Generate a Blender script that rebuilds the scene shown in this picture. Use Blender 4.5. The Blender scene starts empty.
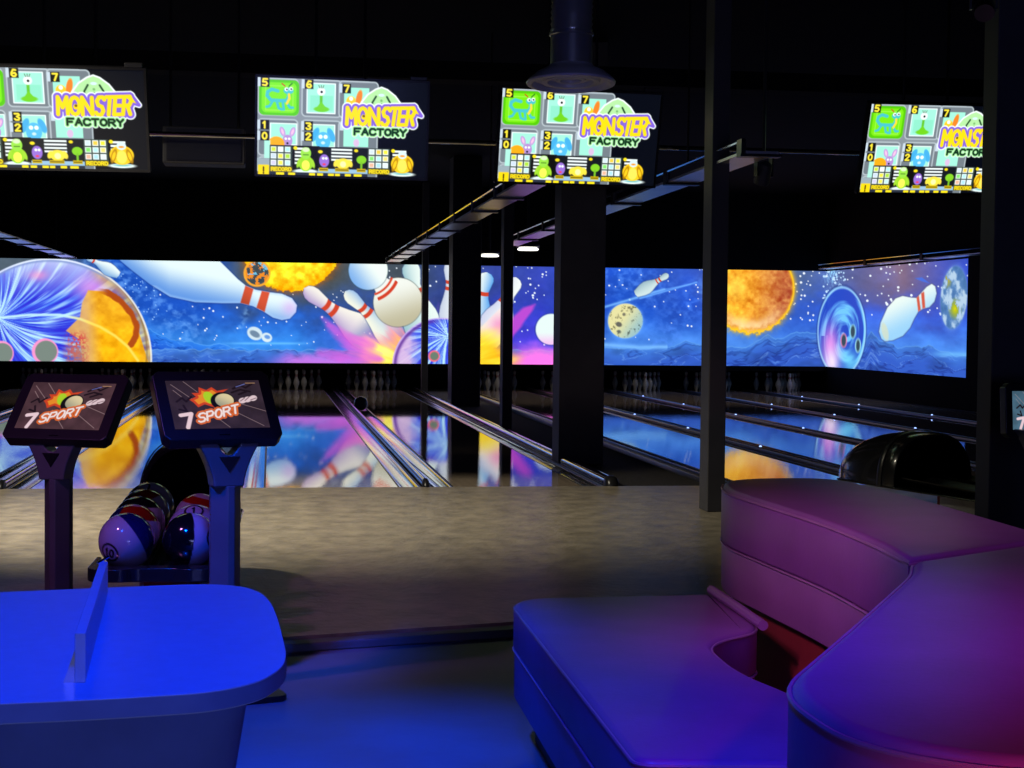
import bpy, bmesh, math, random
import numpy as np
from mathutils import Vector, Matrix, Euler

random.seed(4)
S = bpy.context.scene
COL = S.collection
PI = math.pi
R = math.radians

# ------------------------------------------------------------------ view
S.view_settings.view_transform = 'Standard'
S.view_settings.look = 'None'
S.view_settings.exposure = 0.0
S.view_settings.gamma = 1.0
S.view_settings.use_curve_mapping = False
S.cycles.use_denoising = True
S.cycles.max_bounces = 8
S.cycles.sample_clamp_indirect = 6.0

YAW, PITCH, ROLL, FPX, EYE = .1492, .0372, .0105, 1603.0, 1.317
cam = bpy.data.cameras.new('camera')
cam.sensor_fit = 'HORIZONTAL'
cam.sensor_width = 36.0
cam.lens = FPX / 1024 * 36.0
cam.clip_start = 0.05
cam.clip_end = 200
camo = bpy.data.objects.new('camera', cam)
COL.objects.link(camo)
fw = Vector((math.sin(YAW) * math.cos(PITCH), math.cos(YAW) * math.cos(PITCH), -math.sin(PITCH)))
r0 = Vector((math.cos(YAW), -math.sin(YAW), 0))
u0 = r0.cross(fw)
rr = r0 * math.cos(ROLL) + u0 * math.sin(ROLL)
uu = u0 * math.cos(ROLL) - r0 * math.sin(ROLL)
camo.matrix_world = Matrix(((rr.x, uu.x, -fw.x, 0), (rr.y, uu.y, -fw.y, 0), (rr.z, uu.z, -fw.z, EYE), (0, 0, 0, 1)))
S.camera = camo

# ------------------------------------------------------------------ materials
def lin(c):
    f = lambda v: v / 12.92 if v <= .04045 else ((v + .055) / 1.055) ** 2.4
    return tuple(f(v / 255.0) for v in c[:3]) + (1.0,)

def base_mat(name):
    m = bpy.data.materials.new(name)
    m.use_nodes = True
    nt = m.node_tree
    return m, nt, nt.nodes['Principled BSDF']

def mat(name, col, rough=.5, metal=0.0, spec=.5, coat=0.0, var=.12, scale=8.0, bump=0.0, stretch=(1, 1, 1), rvar=0.0, bscale=None):
    """procedural surface: colour broken up by noise, optional noise bump"""
    m, nt, b = base_mat(name)
    tc = nt.nodes.new('ShaderNodeTexCoord')
    mp = nt.nodes.new('ShaderNodeMapping')
    mp.inputs['Scale'].default_value = stretch
    nt.links.new(tc.outputs['Object'], mp.inputs['Vector'])
    n = nt.nodes.new('ShaderNodeTexNoise')
    n.inputs['Scale'].default_value = scale
    n.inputs['Detail'].default_value = 4
    nt.links.new(mp.outputs['Vector'], n.inputs['Vector'])
    cr = nt.nodes.new('ShaderNodeValToRGB')
    c = col if len(col) == 4 else tuple(col) + (1,)
    lo = tuple(v * (1 - var) for v in c[:3]) + (1,)
    hi = tuple(min(1, v * (1 + var)) for v in c[:3]) + (1,)
    cr.color_ramp.elements[0].position = .3
    cr.color_ramp.elements[1].position = .7
    cr.color_ramp.elements[0].color = lo
    cr.color_ramp.elements[1].color = hi
    nt.links.new(n.outputs['Fac'], cr.inputs['Fac'])
    nt.links.new(cr.outputs['Color'], b.inputs['Base Color'])
    b.inputs['Roughness'].default_value = rough
    b.inputs['Metallic'].default_value = metal
    b.inputs['Specular IOR Level'].default_value = spec
    b.inputs['Coat Weight'].default_value = coat
    if rvar:
        mr = nt.nodes.new('ShaderNodeMapRange')
        mr.inputs['To Min'].default_value = max(0.01, rough - rvar)
        mr.inputs['To Max'].default_value = rough + rvar
        nt.links.new(n.outputs['Fac'], mr.inputs['Value'])
        nt.links.new(mr.outputs['Result'], b.inputs['Roughness'])
    if bump:
        n2 = nt.nodes.new('ShaderNodeTexNoise')
        n2.inputs['Scale'].default_value = bscale or scale * 3
        n2.inputs['Detail'].default_value = 5
        nt.links.new(mp.outputs['Vector'], n2.inputs['Vector'])
        bp = nt.nodes.new('ShaderNodeBump')
        bp.inputs['Strength'].default_value = bump
        bp.inputs['Distance'].default_value = .01
        nt.links.new(n2.outputs['Fac'], bp.inputs['Height'])
        nt.links.new(bp.outputs['Normal'], b.inputs['Normal'])
    return m

def glow(name, col, strength):
    m, nt, b = base_mat(name)
    b.inputs['Base Color'].default_value = (.02, .02, .02, 1)
    b.inputs['Emission Color'].default_value = tuple(col) + (1,)
    b.inputs['Emission Strength'].default_value = strength
    return m

def painted_glow(name, strength, rough=.35, spec=.25):
    m, nt, b = base_mat(name)
    a = nt.nodes.new('ShaderNodeAttribute')
    a.attribute_name = 'artwork'
    nt.links.new(a.outputs['Color'], b.inputs['Emission Color'])
    b.inputs['Emission Strength'].default_value = strength
    b.inputs['Base Color'].default_value = (.01, .01, .01, 1)
    b.inputs['Roughness'].default_value = rough
    b.inputs['Specular IOR Level'].default_value = spec
    return m

def painted_gloss(name, rough=.12, coat=.6):
    m, nt, b = base_mat(name)
    a = nt.nodes.new('ShaderNodeAttribute')
    a.attribute_name = 'artwork'
    nt.links.new(a.outputs['Color'], b.inputs['Base Color'])
    b.inputs['Roughness'].default_value = rough
    b.inputs['Coat Weight'].default_value = coat
    b.inputs['Coat Roughness'].default_value = .05
    return m

M = {}
M['black_wall'] = mat('black_paint', (.006, .006, .007), .85, spec=.1, scale=3)
M['black_ceiling'] = mat('black_ceiling', (.004, .004, .005), .9, spec=.05, scale=2)
M['column'] = mat('column_black_paint', (.05, .05, .056), .55, spec=.35, scale=5, bump=.05)
M['carpet'] = mat('dark_carpet', (.045, .042, .040), .8, spec=.2, scale=60, var=.5, bump=.35)
M['floor'] = mat('grey_vinyl', (.20, .21, .24), .42, spec=.35, scale=2.2, var=.22, bump=.06, bscale=25, rvar=.08)
M['nosing'] = mat('step_nosing', (.16, .17, .21), .4, spec=.4, scale=6)
M['approach'] = mat('approach_laminate', (.30, .26, .20), .36, spec=.5, scale=7.0, var=.30, bump=.6, bscale=22, stretch=(1, .8, 1), rvar=.06)
M['lane'] = mat('lane_oiled_wood', (.42, .34, .26), .028, spec=.6, scale=2.0, var=.22, bump=.02, bscale=12, stretch=(14, .6, 1))
M['gutter'] = mat('gutter_metal', (.50, .51, .54), .09, metal=.95, scale=3, var=.2, bump=.03, bscale=3, stretch=(3, .3, 3))
M['chrome'] = mat('satin_chrome', (.60, .61, .63), .11, metal=1.0, scale=6, var=.08)
M['dark_rail'] = mat('dark_rail', (.03, .03, .034), .3, spec=.5, scale=6)
M['plastic'] = mat('black_plastic', (.012, .012, .014), .32, spec=.5, scale=10, bump=.02)
M['gloss_black'] = mat('glossy_black_shell', (.014, .014, .016), .22, spec=.55, coat=.5, scale=4)
M['inner_black'] = mat('matt_black_inside', (.004, .004, .004), .9, spec=.05)
M['tv_black'] = mat('tv_black', (.008, .008, .010), .3, spec=.4)
M['kiosk'] = mat('kiosk_lacquer', (.12, .12, .14), .35, spec=.5, scale=5, coat=.2)
M['red'] = mat('red_panel', (.30, .012, .012), .4)
M['white_panel'] = mat('white_panel', (.5, .48, .48), .5)
M['duct'] = mat('duct_metal', (.46, .46, .43), .28, metal=.6, scale=5, var=.12)
M['duct_plate'] = mat('diffuser_enamel', (.62, .62, .64), .4, metal=.1, scale=4)
M['table'] = mat('table_laminate', (.36, .46, .60), .42, spec=.4, scale=30, var=.04, bump=.01)
M['table_edge'] = mat('table_edge_band', (.14, .22, .42), .5, spec=.3)
M['pedestal'] = mat('table_pedestal', (.12, .18, .40), .55, spec=.3)
M['leather'] = mat('plum_leather', (.23, .075, .32), .40, spec=.42, scale=5, var=.10, bump=.06, bscale=55)
M['leather_base'] = mat('mauve_leather', (.27, .105, .35), .42, spec=.42, scale=5, var=.10, bump=.06, bscale=55)
M['piping'] = mat('piping', (.30, .14, .34), .38, spec=.5)
M['sofa_under'] = mat('sofa_base_red_lit', (.20, .02, .03), .5)  # red light in the sofa recess is put into this colour
M['sofa_foot'] = mat('sofa_plinth', (.035, .035, .032), .6)
M['rail_plate'] = mat('light_rail_enamel', (.92, .91, .93), .30, metal=1.0, scale=3, var=.06)
M['lamp_glow'] = glow('lamp_glow', (1.0, .97, .86), 2.2)
M['led'] = glow('marker_led', (.30, .45, 1.0), 2.6)
M['pin'] = None
M['mural'] = painted_glow('backlit_mural_print', 1.12, .5, .15)
M['tv_screen'] = painted_glow('tv_picture', 1.25, .2, .3)
M['kiosk_screen'] = painted_glow('kiosk_picture', .95, .2, .3)
M['ball'] = painted_gloss('polished_ball')

def pin_mat():
    m, nt, b = base_mat('pin_enamel')
    tc = nt.nodes.new('ShaderNodeTexCoord')
    sx = nt.nodes.new('ShaderNodeSeparateXYZ')
    nt.links.new(tc.outputs['Object'], sx.inputs['Vector'])
    mr = nt.nodes.new('ShaderNodeMapRange')
    mr.inputs['From Max'].default_value = .381
    nt.links.new(sx.outputs['Z'], mr.inputs['Value'])
    cr = nt.nodes.new('ShaderNodeValToRGB')
    cr.color_ramp.interpolation = 'CONSTANT'
    e = cr.color_ramp.elements
    e[0].position = 0; e[0].color = (.55, .55, .52, 1)
    e[1].position = .69; e[1].color = (.35, .02, .02, 1)
    for p, c in ((.72, (.55, .55, .52, 1)), (.75, (.35, .02, .02, 1)), (.78, (.55, .55, .52, 1))):
        q = e.new(p); q.color = c
    nt.links.new(mr.outputs['Result'], cr.inputs['Fac'])
    nt.links.new(cr.outputs['Color'], b.inputs['Base Color'])
    b.inputs['Roughness'].default_value = .25
    return m
M['pin'] = pin_mat()

# ------------------------------------------------------------------ mesh building
def link(name, me, m, parent=None, loc=None, rot=None):
    o = bpy.data.objects.new(name, me)
    if m is not None and not me.materials:
        me.materials.append(m)
    COL.objects.link(o)
    if parent is not None:
        o.parent = parent
    if loc is not None:
        o.location = loc
    if rot is not None:
        o.rotation_euler = rot
    return o

def tag(o, label=None, cat=None, group=None, kind=None):
    if label: o['label'] = label
    if cat: o['category'] = cat
    if group: o['group'] = group
    if kind: o['kind'] = kind
    return o

def empty(name, label, cat, loc=(0, 0, 0), rot=(0, 0, 0), group=None):
    o = bpy.data.objects.new(name, None)
    o.empty_display_size = .1
    COL.objects.link(o)
    o.location = loc
    o.rotation_euler = rot
    return tag(o, label, cat, group)

def copy_tree(o, parent=None):
    c = o.copy()
    COL.objects.link(c)
    if parent is not None:
        c.parent = parent
    for ch in list(o.children):
        copy_tree(ch, c)
    return c

class MB:
    def __init__(s):
        s.v, s.f = [], []
    def add(s, vs, fs):
        n = len(s.v)
        s.v += [tuple(v) for v in vs]
        s.f += [tuple(i + n for i in f) for f in fs]
        return s
    def box(s, x0, x1, y0, y1, z0, z1):
        vs = [(x, y, z) for z in (z0, z1) for y in (y0, y1) for x in (x0, x1)]
        return s.add(vs, [(0, 2, 3, 1), (4, 5, 7, 6), (0, 1, 5, 4), (1, 3, 7, 5), (3, 2, 6, 7), (2, 0, 4, 6)])
    def prism(s, pts, z0, z1):
        """extrude a plan outline (x, y) between two heights"""
        n = len(pts)
        vs = [(x, y, z0) for x, y in pts] + [(x, y, z1) for x, y in pts]
        a = sum(pts[i][0] * pts[(i + 1) % n][1] - pts[(i + 1) % n][0] * pts[i][1] for i in range(n))
        fs = [tuple(range(n))[::-1], tuple(range(n, 2 * n))] + [(i, (i + 1) % n, n + (i + 1) % n, n + i) for i in range(n)]
        if a < 0:
            fs = [f[::-1] for f in fs]
        return s.add(vs, fs)
    def prism_xz(s, pts, y0, y1):
        n = len(pts)
        vs = [(x, y0, z) for x, z in pts] + [(x, y1, z) for x, z in pts]
        a = sum(pts[i][0] * pts[(i + 1) % n][1] - pts[(i + 1) % n][0] * pts[i][1] for i in range(n))
        fs = [tuple(range(n)), tuple(range(n, 2 * n))[::-1]] + [((i + 1) % n, i, n + i, n + (i + 1) % n) for i in range(n)]
        if a < 0:
            fs = [f[::-1] for f in fs]
        return s.add(vs, fs)
    def sweep_y(s, prof, y0, y1, closed=False):
        """run a profile of (x, z) points along y"""
        n = len(prof)
        vs = [(x, y0, z) for x, z in prof] + [(x, y1, z) for x, z in prof]
        k = n if closed else n - 1
        return s.add(vs, [(i, n + i, n + (i + 1) % n, (i + 1) % n) for i in range(k)])
    def loft(s, rings, cap0=True, cap1=True, closed=True):
        n = len(rings[0])
        vs = [p for r_ in rings for p in r_]
        fs = []
        for k in range(len(rings) - 1):
            for i in range(n if closed else n - 1):
                j = (i + 1) % n
                fs.append((k * n + i, k * n + j, (k + 1) * n + j, (k + 1) * n + i))
        if cap0: fs.append(tuple(range(n))[::-1])
        if cap1: fs.append(tuple(range((len(rings) - 1) * n, len(rings) * n)))
        return s.add(vs, fs)
    def lathe(s, prof, n=32, c=(0, 0, 0)):
        rings = [[(c[0] + r_ * math.cos(2 * PI * i / n), c[1] + r_ * math.sin(2 * PI * i / n), c[2] + z) for i in range(n)] for r_, z in prof]
        return s.loft(rings)
    def tube(s, path, r, n=10, closed=False):
        P = [Vector(p) for p in path]
        rings = []
        m = len(P)
        prev = None
        for i in range(m):
            a = P[(i - 1) % m] if (closed or i > 0) else P[i]
            b = P[(i + 1) % m] if (closed or i < m - 1) else P[i]
            t = (b - a)
            t = t.normalized() if t.length > 1e-9 else Vector((0, 1, 0))
            ref = Vector((0, 0, 1)) if abs(t.z) < .95 else Vector((1, 0, 0))
            if prev is not None:
                ref = prev
            x = t.cross(ref).normalized()
            y = x.cross(t).normalized()
            prev = y
            rings.append([tuple(P[i] + (x * math.cos(2 * PI * k / n) + y * math.sin(2 * PI * k / n)) * r) for k in range(n)])
        if closed:
            rings.append(rings[0])
            return s.loft(rings, False, False)
        return s.loft(rings)
    def build(s, name, m, parent=None, smooth=35, bevel=0, seg=2, loc=None, rot=None):
        me = bpy.data.meshes.new(name)
        me.from_pydata(s.v, [], s.f)
        bm = bmesh.new()
        bm.from_mesh(me)
        bmesh.ops.remove_doubles(bm, verts=bm.verts, dist=1e-6)
        bmesh.ops.recalc_face_normals(bm, faces=bm.faces)
        bm.to_mesh(me)
        bm.free()
        if smooth:
            me.polygons.foreach_set('use_smooth', [True] * len(me.polygons))
            me.set_sharp_from_angle(angle=R(smooth))
        o = link(name, me, m, parent, loc, rot)
        if bevel:
            bv = o.modifiers.new('bevel', 'BEVEL')
            bv.width = bevel
            bv.segments = seg
            bv.limit_method = 'ANGLE'
            bv.angle_limit = R(40)
            bv.harden_normals = True
        return o

def round_poly(pts, rad, seg=6):
    """round the corners of a plan outline; rad is a number or one per corner"""
    out = []
    n = len(pts)
    for i in range(n):
        p = Vector(pts[i]); a = Vector(pts[i - 1]); b = Vector(pts[(i + 1) % n])
        rd = rad[i] if isinstance(rad, (list, tuple)) else rad
        if rd <= 0:
            out.append(tuple(p)); continue
        d1 = (a - p); d2 = (b - p)
        l = min(rd, d1.length * .49, d2.length * .49)
        s_ = p + d1.normalized() * l
        e_ = p + d2.normalized() * l
        for k in range(seg + 1):
            t = k / seg
            q = s_ * (1 - t) ** 2 + p * 2 * t * (1 - t) + e_ * t ** 2
            out.append(tuple(q))
    return out

def inset_poly(pts, d):
    n = len(pts)
    a = sum(pts[i][0] * pts[(i + 1) % n][1] - pts[(i + 1) % n][0] * pts[i][1] for i in range(n))
    sg = 1 if a > 0 else -1
    out = []
    for i in range(n):
        p = Vector(pts[i])
        e1 = (p - Vector(pts[i - 1])).normalized()
        e2 = (Vector(pts[(i + 1) % n]) - p).normalized()
        n1 = Vector((-e1.y, e1.x)) * sg
        n2 = Vector((-e2.y, e2.x)) * sg
        m_ = n1 + n2
        if m_.length < 1e-6:
            m_ = n1
        m_.normalize()
        k = d / max(.5, m_.dot(n1))
        out.append(tuple(p + m_ * k))
    return out

# ------------------------------------------------------------------ artwork painting (numpy, no image files)
_rng = np.random.default_rng(11)
_tab = _rng.random((256, 256))
def vnoise(x, y):
    xi = np.floor(x).astype(int); yi = np.floor(y).astype(int)
    fx = x - xi; fy = y - yi
    fx = fx * fx * (3 - 2 * fx); fy = fy * fy * (3 - 2 * fy)
    g = lambda i, j: _tab[i & 255, j & 255]
    return (g(xi, yi) * (1 - fx) + g(xi + 1, yi) * fx) * (1 - fy) + (g(xi, yi + 1) * (1 - fx) + g(xi + 1, yi + 1) * fx) * fy
def fbm(x, y, o=4):
    s_ = 0; a = .5; t = 0
    for k in range(o):
        s_ = s_ + a * vnoise(x * 2 ** k + 17.3 * k, y * 2 ** k + 5.1 * k); t += a; a *= .5
    return s_ / t
def sst(a, b, x):
    t = np.clip((x - a) / (b - a), 0, 1)
    return t * t * (3 - 2 * t)

class Art:
    def __init__(s, x, y, bg=(0, 0, 0), aa=.5):
        s.x, s.y, s.aa = x, y, aa
        s.c = np.empty(x.shape + (3,)); s.c[:] = bg
    def put(s, m, col):
        col = np.asarray(col, float)
        if np.ndim(m) == 1:
            m = m[:, None]
        s.c = s.c * (1 - m) + col * m
    def fill(s, d, col, a=1.0):
        s.put(np.clip(.5 - d / (2 * s.aa), 0, 1) * a, col)
    def line(s, d, w, col, a=1.0):
        s.fill(np.abs(d) - w, col, a)
    def circle(s, cx, cy, r):
        return np.hypot(s.x - cx, s.y - cy) - r
    def ell(s, cx, cy, rx, ry, ang=0.0):
        c_, s_ = math.cos(ang), math.sin(ang)
        X = (s.x - cx) * c_ + (s.y - cy) * s_; Y = -(s.x - cx) * s_ + (s.y - cy) * c_
        return (np.hypot(X / rx, Y / ry) - 1) * min(rx, ry)
    def box(s, x0, y0, x1, y1, r=0.0):
        qx = np.abs(s.x - (x0 + x1) / 2) - (x1 - x0) / 2 + r
        qy = np.abs(s.y - (y0 + y1) / 2) - (y1 - y0) / 2 + r
        return np.hypot(np.maximum(qx, 0), np.maximum(qy, 0)) + np.minimum(np.maximum(qx, qy), 0) - r
    def seg(s, ax, ay, bx, by):
        dx, dy = bx - ax, by - ay
        t = np.clip(((s.x - ax) * dx + (s.y - ay) * dy) / (dx * dx + dy * dy + 1e-9), 0, 1)
        return np.hypot(s.x - ax - t * dx, s.y - ay - t * dy)
    def pl(s, pts):
        d = np.full(s.x.shape, 1e9)
        for a, b in zip(pts, pts[1:]):
            d = np.minimum(d, s.seg(*a, *b))
        return d
    def poly(s, pts):
        d = s.pl(list(pts) + [pts[0]])
        ins = np.zeros(s.x.shape, bool)
        n = len(pts)
        for i in range(n):
            (x0, y0), (x1, y1) = pts[i], pts[(i + 1) % n]
            if y0 == y1: continue
            c_ = (y0 > s.y) != (y1 > s.y)
            ins ^= c_ & (s.x < (x1 - x0) * (s.y - y0) / (y1 - y0) + x0)
        return np.where(ins, -d, d)
    def stars(s, n, x0, x1, y0, y1, seed, rmin=.4, rmax=1.0, col=(235, 245, 255), soft=.5):
        rg = np.random.default_rng(seed)
        for k in range(n):
            px, py = rg.uniform(x0, x1), rg.uniform(y0, y1)
            r_ = rmin + (rmax - rmin) * rg.random() ** 2.5
            sel = (np.abs(s.x - px) < 4) & (np.abs(s.y - py) < 4)
            if not sel.any(): continue
            d = np.hypot(s.x[sel] - px, s.y[sel] - py)
            m = np.clip(1 - (d - r_) / soft, 0, 1)[:, None]
            s.c[sel] = s.c[sel] * (1 - m) + np.array(col, float) * m
    def linear(s):
        v = np.clip(s.c, 0, 255) / 255.0
        return np.where(v <= .04045, v / 12.92, ((v + .055) / 1.055) ** 2.4)

_O = [(.5 + .5 * math.sin(t), .5 - .5 * math.cos(t)) for t in np.linspace(0, 2 * PI, 13)]
GL = {
    'M': [[(0, 1), (.05, 0), (.5, .6), (.95, 0), (1, 1)]], 'O': [_O], '0': [_O],
    'N': [[(0, 1), (0, 0), (1, 1), (1, 0)]], 'S': [[(1, .14), (.75, 0), (.25, 0), (0, .22), (.25, .46), (.75, .54), (1, .78), (.75, 1), (.25, 1), (0, .86)]],
    'T': [[(0, 0), (1, 0)], [(.5, 0), (.5, 1)]], 'E': [[(1, 0), (0, 0), (0, 1), (1, 1)], [(0, .5), (.8, .5)]],
    'R': [[(0, 1), (0, 0), (.75, 0), (1, .25), (.75, .5), (0, .5)], [(.5, .5), (1, 1)]],
    'F': [[(1, 0), (0, 0), (0, 1)], [(0, .5), (.75, .5)]], 'A': [[(0, 1), (.5, 0), (1, 1)], [(.22, .62), (.78, .62)]],
    'C': [[(1, .18), (.75, 0), (.25, 0), (0, .3), (0, .7), (.25, 1), (.75, 1), (1, .82)]],
    'Y': [[(0, 0), (.5, .5), (1, 0)], [(.5, .5), (.5, 1)]],
    'P': [[(0, 1), (0, 0), (.75, 0), (1, .28), (.75, .55), (0, .55)]],
    'D': [[(0, 0), (0, 1), (.65, 1), (1, .65), (1, .35), (.65, 0), (0, 0)]],
    '1': [[(.15, .25), (.5, 0), (.5, 1)]], '2': [[(0, .2), (.3, 0), (.75, 0), (1, .25), (0, 1), (1, 1)]],
    '3': [[(0, .05), (.8, .05), (1, .25), (.45, .48), (1, .7), (.8, 1), (.2, 1), (0, .85)]],
    '5': [[(1, 0), (.1, 0), (0, .45), (.7, .42), (1, .7), (.7, 1), (0, .95)]],
    '6': [[(.9, .05), (.4, 0), (0, .5), (0, .8), (.3, 1), (.75, 1), (1, .75), (.75, .48), (.05, .6)]],
    '7': [[(0, 0), (1, 0), (.4, 1)]],
    '!': [[(.5, 0), (.5, .62)], [(.5, .9), (.5, 1)]],
}
def text_d(a, txt, x0, y0, x1, h, rise=0.0, gap=.28, slant=0.0):
    """distance to lettering set from (x0, y0 = top) to x1, letters h tall, climbing by rise"""
    n = len(txt)
    w = (x1 - x0) / (n + gap * (n - 1))
    d = np.full(a.x.shape, 1e9)
    for i, ch in enumerate(txt):
        ox = x0 + i * w * (1 + gap)
        for st in GL[ch]:
            pts = []
            for px, py in st:
                X = ox + px * w
                pts.append((X + slant * (1 - py) * h, y0 + py * h - rise * (X - x0) / (x1 - x0)))
            d = np.minimum(d, a.pl(pts))
    return d

def panel_mesh(name, P, colors, nu, nv):
    """grid mesh with the artwork as a colour attribute; P is (nv*nu, 3) row by row"""
    me = bpy.data.meshes.new(name)
    nf = (nu - 1) * (nv - 1)
    me.vertices.add(nu * nv)
    me.vertices.foreach_set('co', np.ascontiguousarray(P, dtype=np.float32).ravel())
    i = (np.arange(nv - 1)[:, None] * nu + np.arange(nu - 1)[None, :]).ravel()
    quads = np.stack([i, i + nu, i + nu + 1, i + 1], 1).astype(np.int32)
    me.loops.add(nf * 4)
    me.loops.foreach_set('vertex_index', quads.ravel())
    me.polygons.add(nf)
    me.polygons.foreach_set('loop_start', np.arange(0, nf * 4, 4, dtype=np.int32))
    me.update(calc_edges=True)
    at = me.color_attributes.new('artwork', 'FLOAT_COLOR', 'POINT')
    c4 = np.ones((nu * nv, 4), np.float32)
    c4[:, :3] = colors
    at.data.foreach_set('color', c4.ravel())
    return me

# ---- the mural artwork (its own design units: about 53 to a metre, y downwards)
PIN_T = np.array([0, .02, .06, .11, .18, .26, .34, .45, .56, .66, .78, .9, .985, 1.0])
PIN_W = np.array([0, .042, .066, .072, .062, .050, .058, .090, .130, .150, .138, .105, .080, 0])
def pin_shape(a, hx, hy, bx, by, fat=1.0):
    L_ = math.hypot(bx - hx, by - hy)
    ex, ey = (bx - hx) / L_, (by - hy) / L_
    t = ((a.x - hx) * ex + (a.y - hy) * ey) / L_
    p = (-(a.x - hx) * ey + (a.y - hy) * ex) / L_
    w = np.interp(t, PIN_T, PIN_W, left=-.2, right=-.2) * fat
    d = (np.abs(p) - w) * L_
    d = np.where((t < 0) | (t > 1), np.maximum(d, .6), d)
    return d, t, p / np.maximum(w, .01)
def art_pin(a, hx, hy, bx, by, fat=1.0, hi=(235, 248, 245), sh=(120, 165, 215), fade=None, stripes=((.235, .275), (.315, .355)), side=1):
    d, t, p = pin_shape(a, hx, hy, bx, by, fat)
    k = np.clip(.5 + .5 * p * side, 0, 1)[:, None] ** 1.6
    col = np.array(hi) * (1 - k) + np.array(sh) * k
    for s0, s1 in stripes:
        m = (sst(s0 - .008, s0 + .004, t - .012 * (1 - p * p)) * (1 - sst(s1 - .004, s1 + .008, t - .012 * (1 - p * p))))[:, None]
        col = col * (1 - m) + np.array((205, 66, 42)) * m
    al = 1.0 if fade is None else 1 - sst(fade[0], fade[1], t)
    a.fill(d - .7, (35, 55, 110), .55 * al)
    a.put(np.clip(.5 - d / (2 * a.aa), 0, 1) * al, col)

def ridge(a, pts, seed, top, low, rough=2.5):
    xs = [p[0] for p in pts]; ys = [p[1] for p in pts]
    yl = np.interp(a.x, xs, ys) - rough * (fbm(a.x * .12 + seed, a.x * 0 + seed, 4) - .5) * 2
    m = sst(-.4, .5, a.y - yl)
    dep = np.clip((a.y - yl) / 16, 0, 1)[:, None]
    col = np.array(top) * (1 - dep) + np.array(low) * dep
    n = fbm(a.x * .16 + a.y * .30 + seed * 3, a.y * .33 - a.x * .05, 4)
    n = fbm(a.x * .035 + (a.y - yl) * .11 + seed * 3, (a.y - yl) * .10 - a.x * .02, 3)
    cre = np.clip(1 - np.abs(n - .5) * 34, 0, 1)[:, None] * (.2 + .5 * dep)
    cre2 = np.clip(1 - np.abs(n - .62) * 22, 0, 1)[:, None]
    col = col + cre * np.array((62, 64, 36)) - cre2 * np.array((16, 30, 40))
    dk = np.clip((fbm(a.x * .05 + 9 + seed, a.y * .12, 3) - .45) * 3, 0, 1)[:, None]
    col = col * (1 - .16 * dk)
    a.put(m, col)
    a.line(a.y - yl - .4, .25, (130, 195, 250), .55)

def burst_ball(a, cx, cy, r, ox, oy, seed):
    """glassy ball with white-blue streaks that fan out from (ox, oy)"""
    d = a.circle(cx, cy, r)
    ang = np.arctan2(a.y - oy, a.x - ox); rad = np.hypot(a.x - ox, a.y - oy)
    bend = ang + rad * .0035
    st = fbm(bend * 9 + seed, rad * .018, 4)
    st2 = fbm(bend * 26 + seed, rad * .03 + 3, 3)
    k = np.clip((st - .52) * 3.4 + (st2 - .5) * 1.9 + 1.0 * np.exp(-rad / (r * .20)), 0, 1)[:, None]
    base = np.array((48, 46, 212)) + (np.array((70, 150, 245)) - np.array((40, 52, 205))) * np.clip(st2 * 1.4 - .3, 0, 1)[:, None]
    col = base * (1 - k) + np.array((185, 232, 255)) * k
    a.fill(d, col)
    return d

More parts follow.
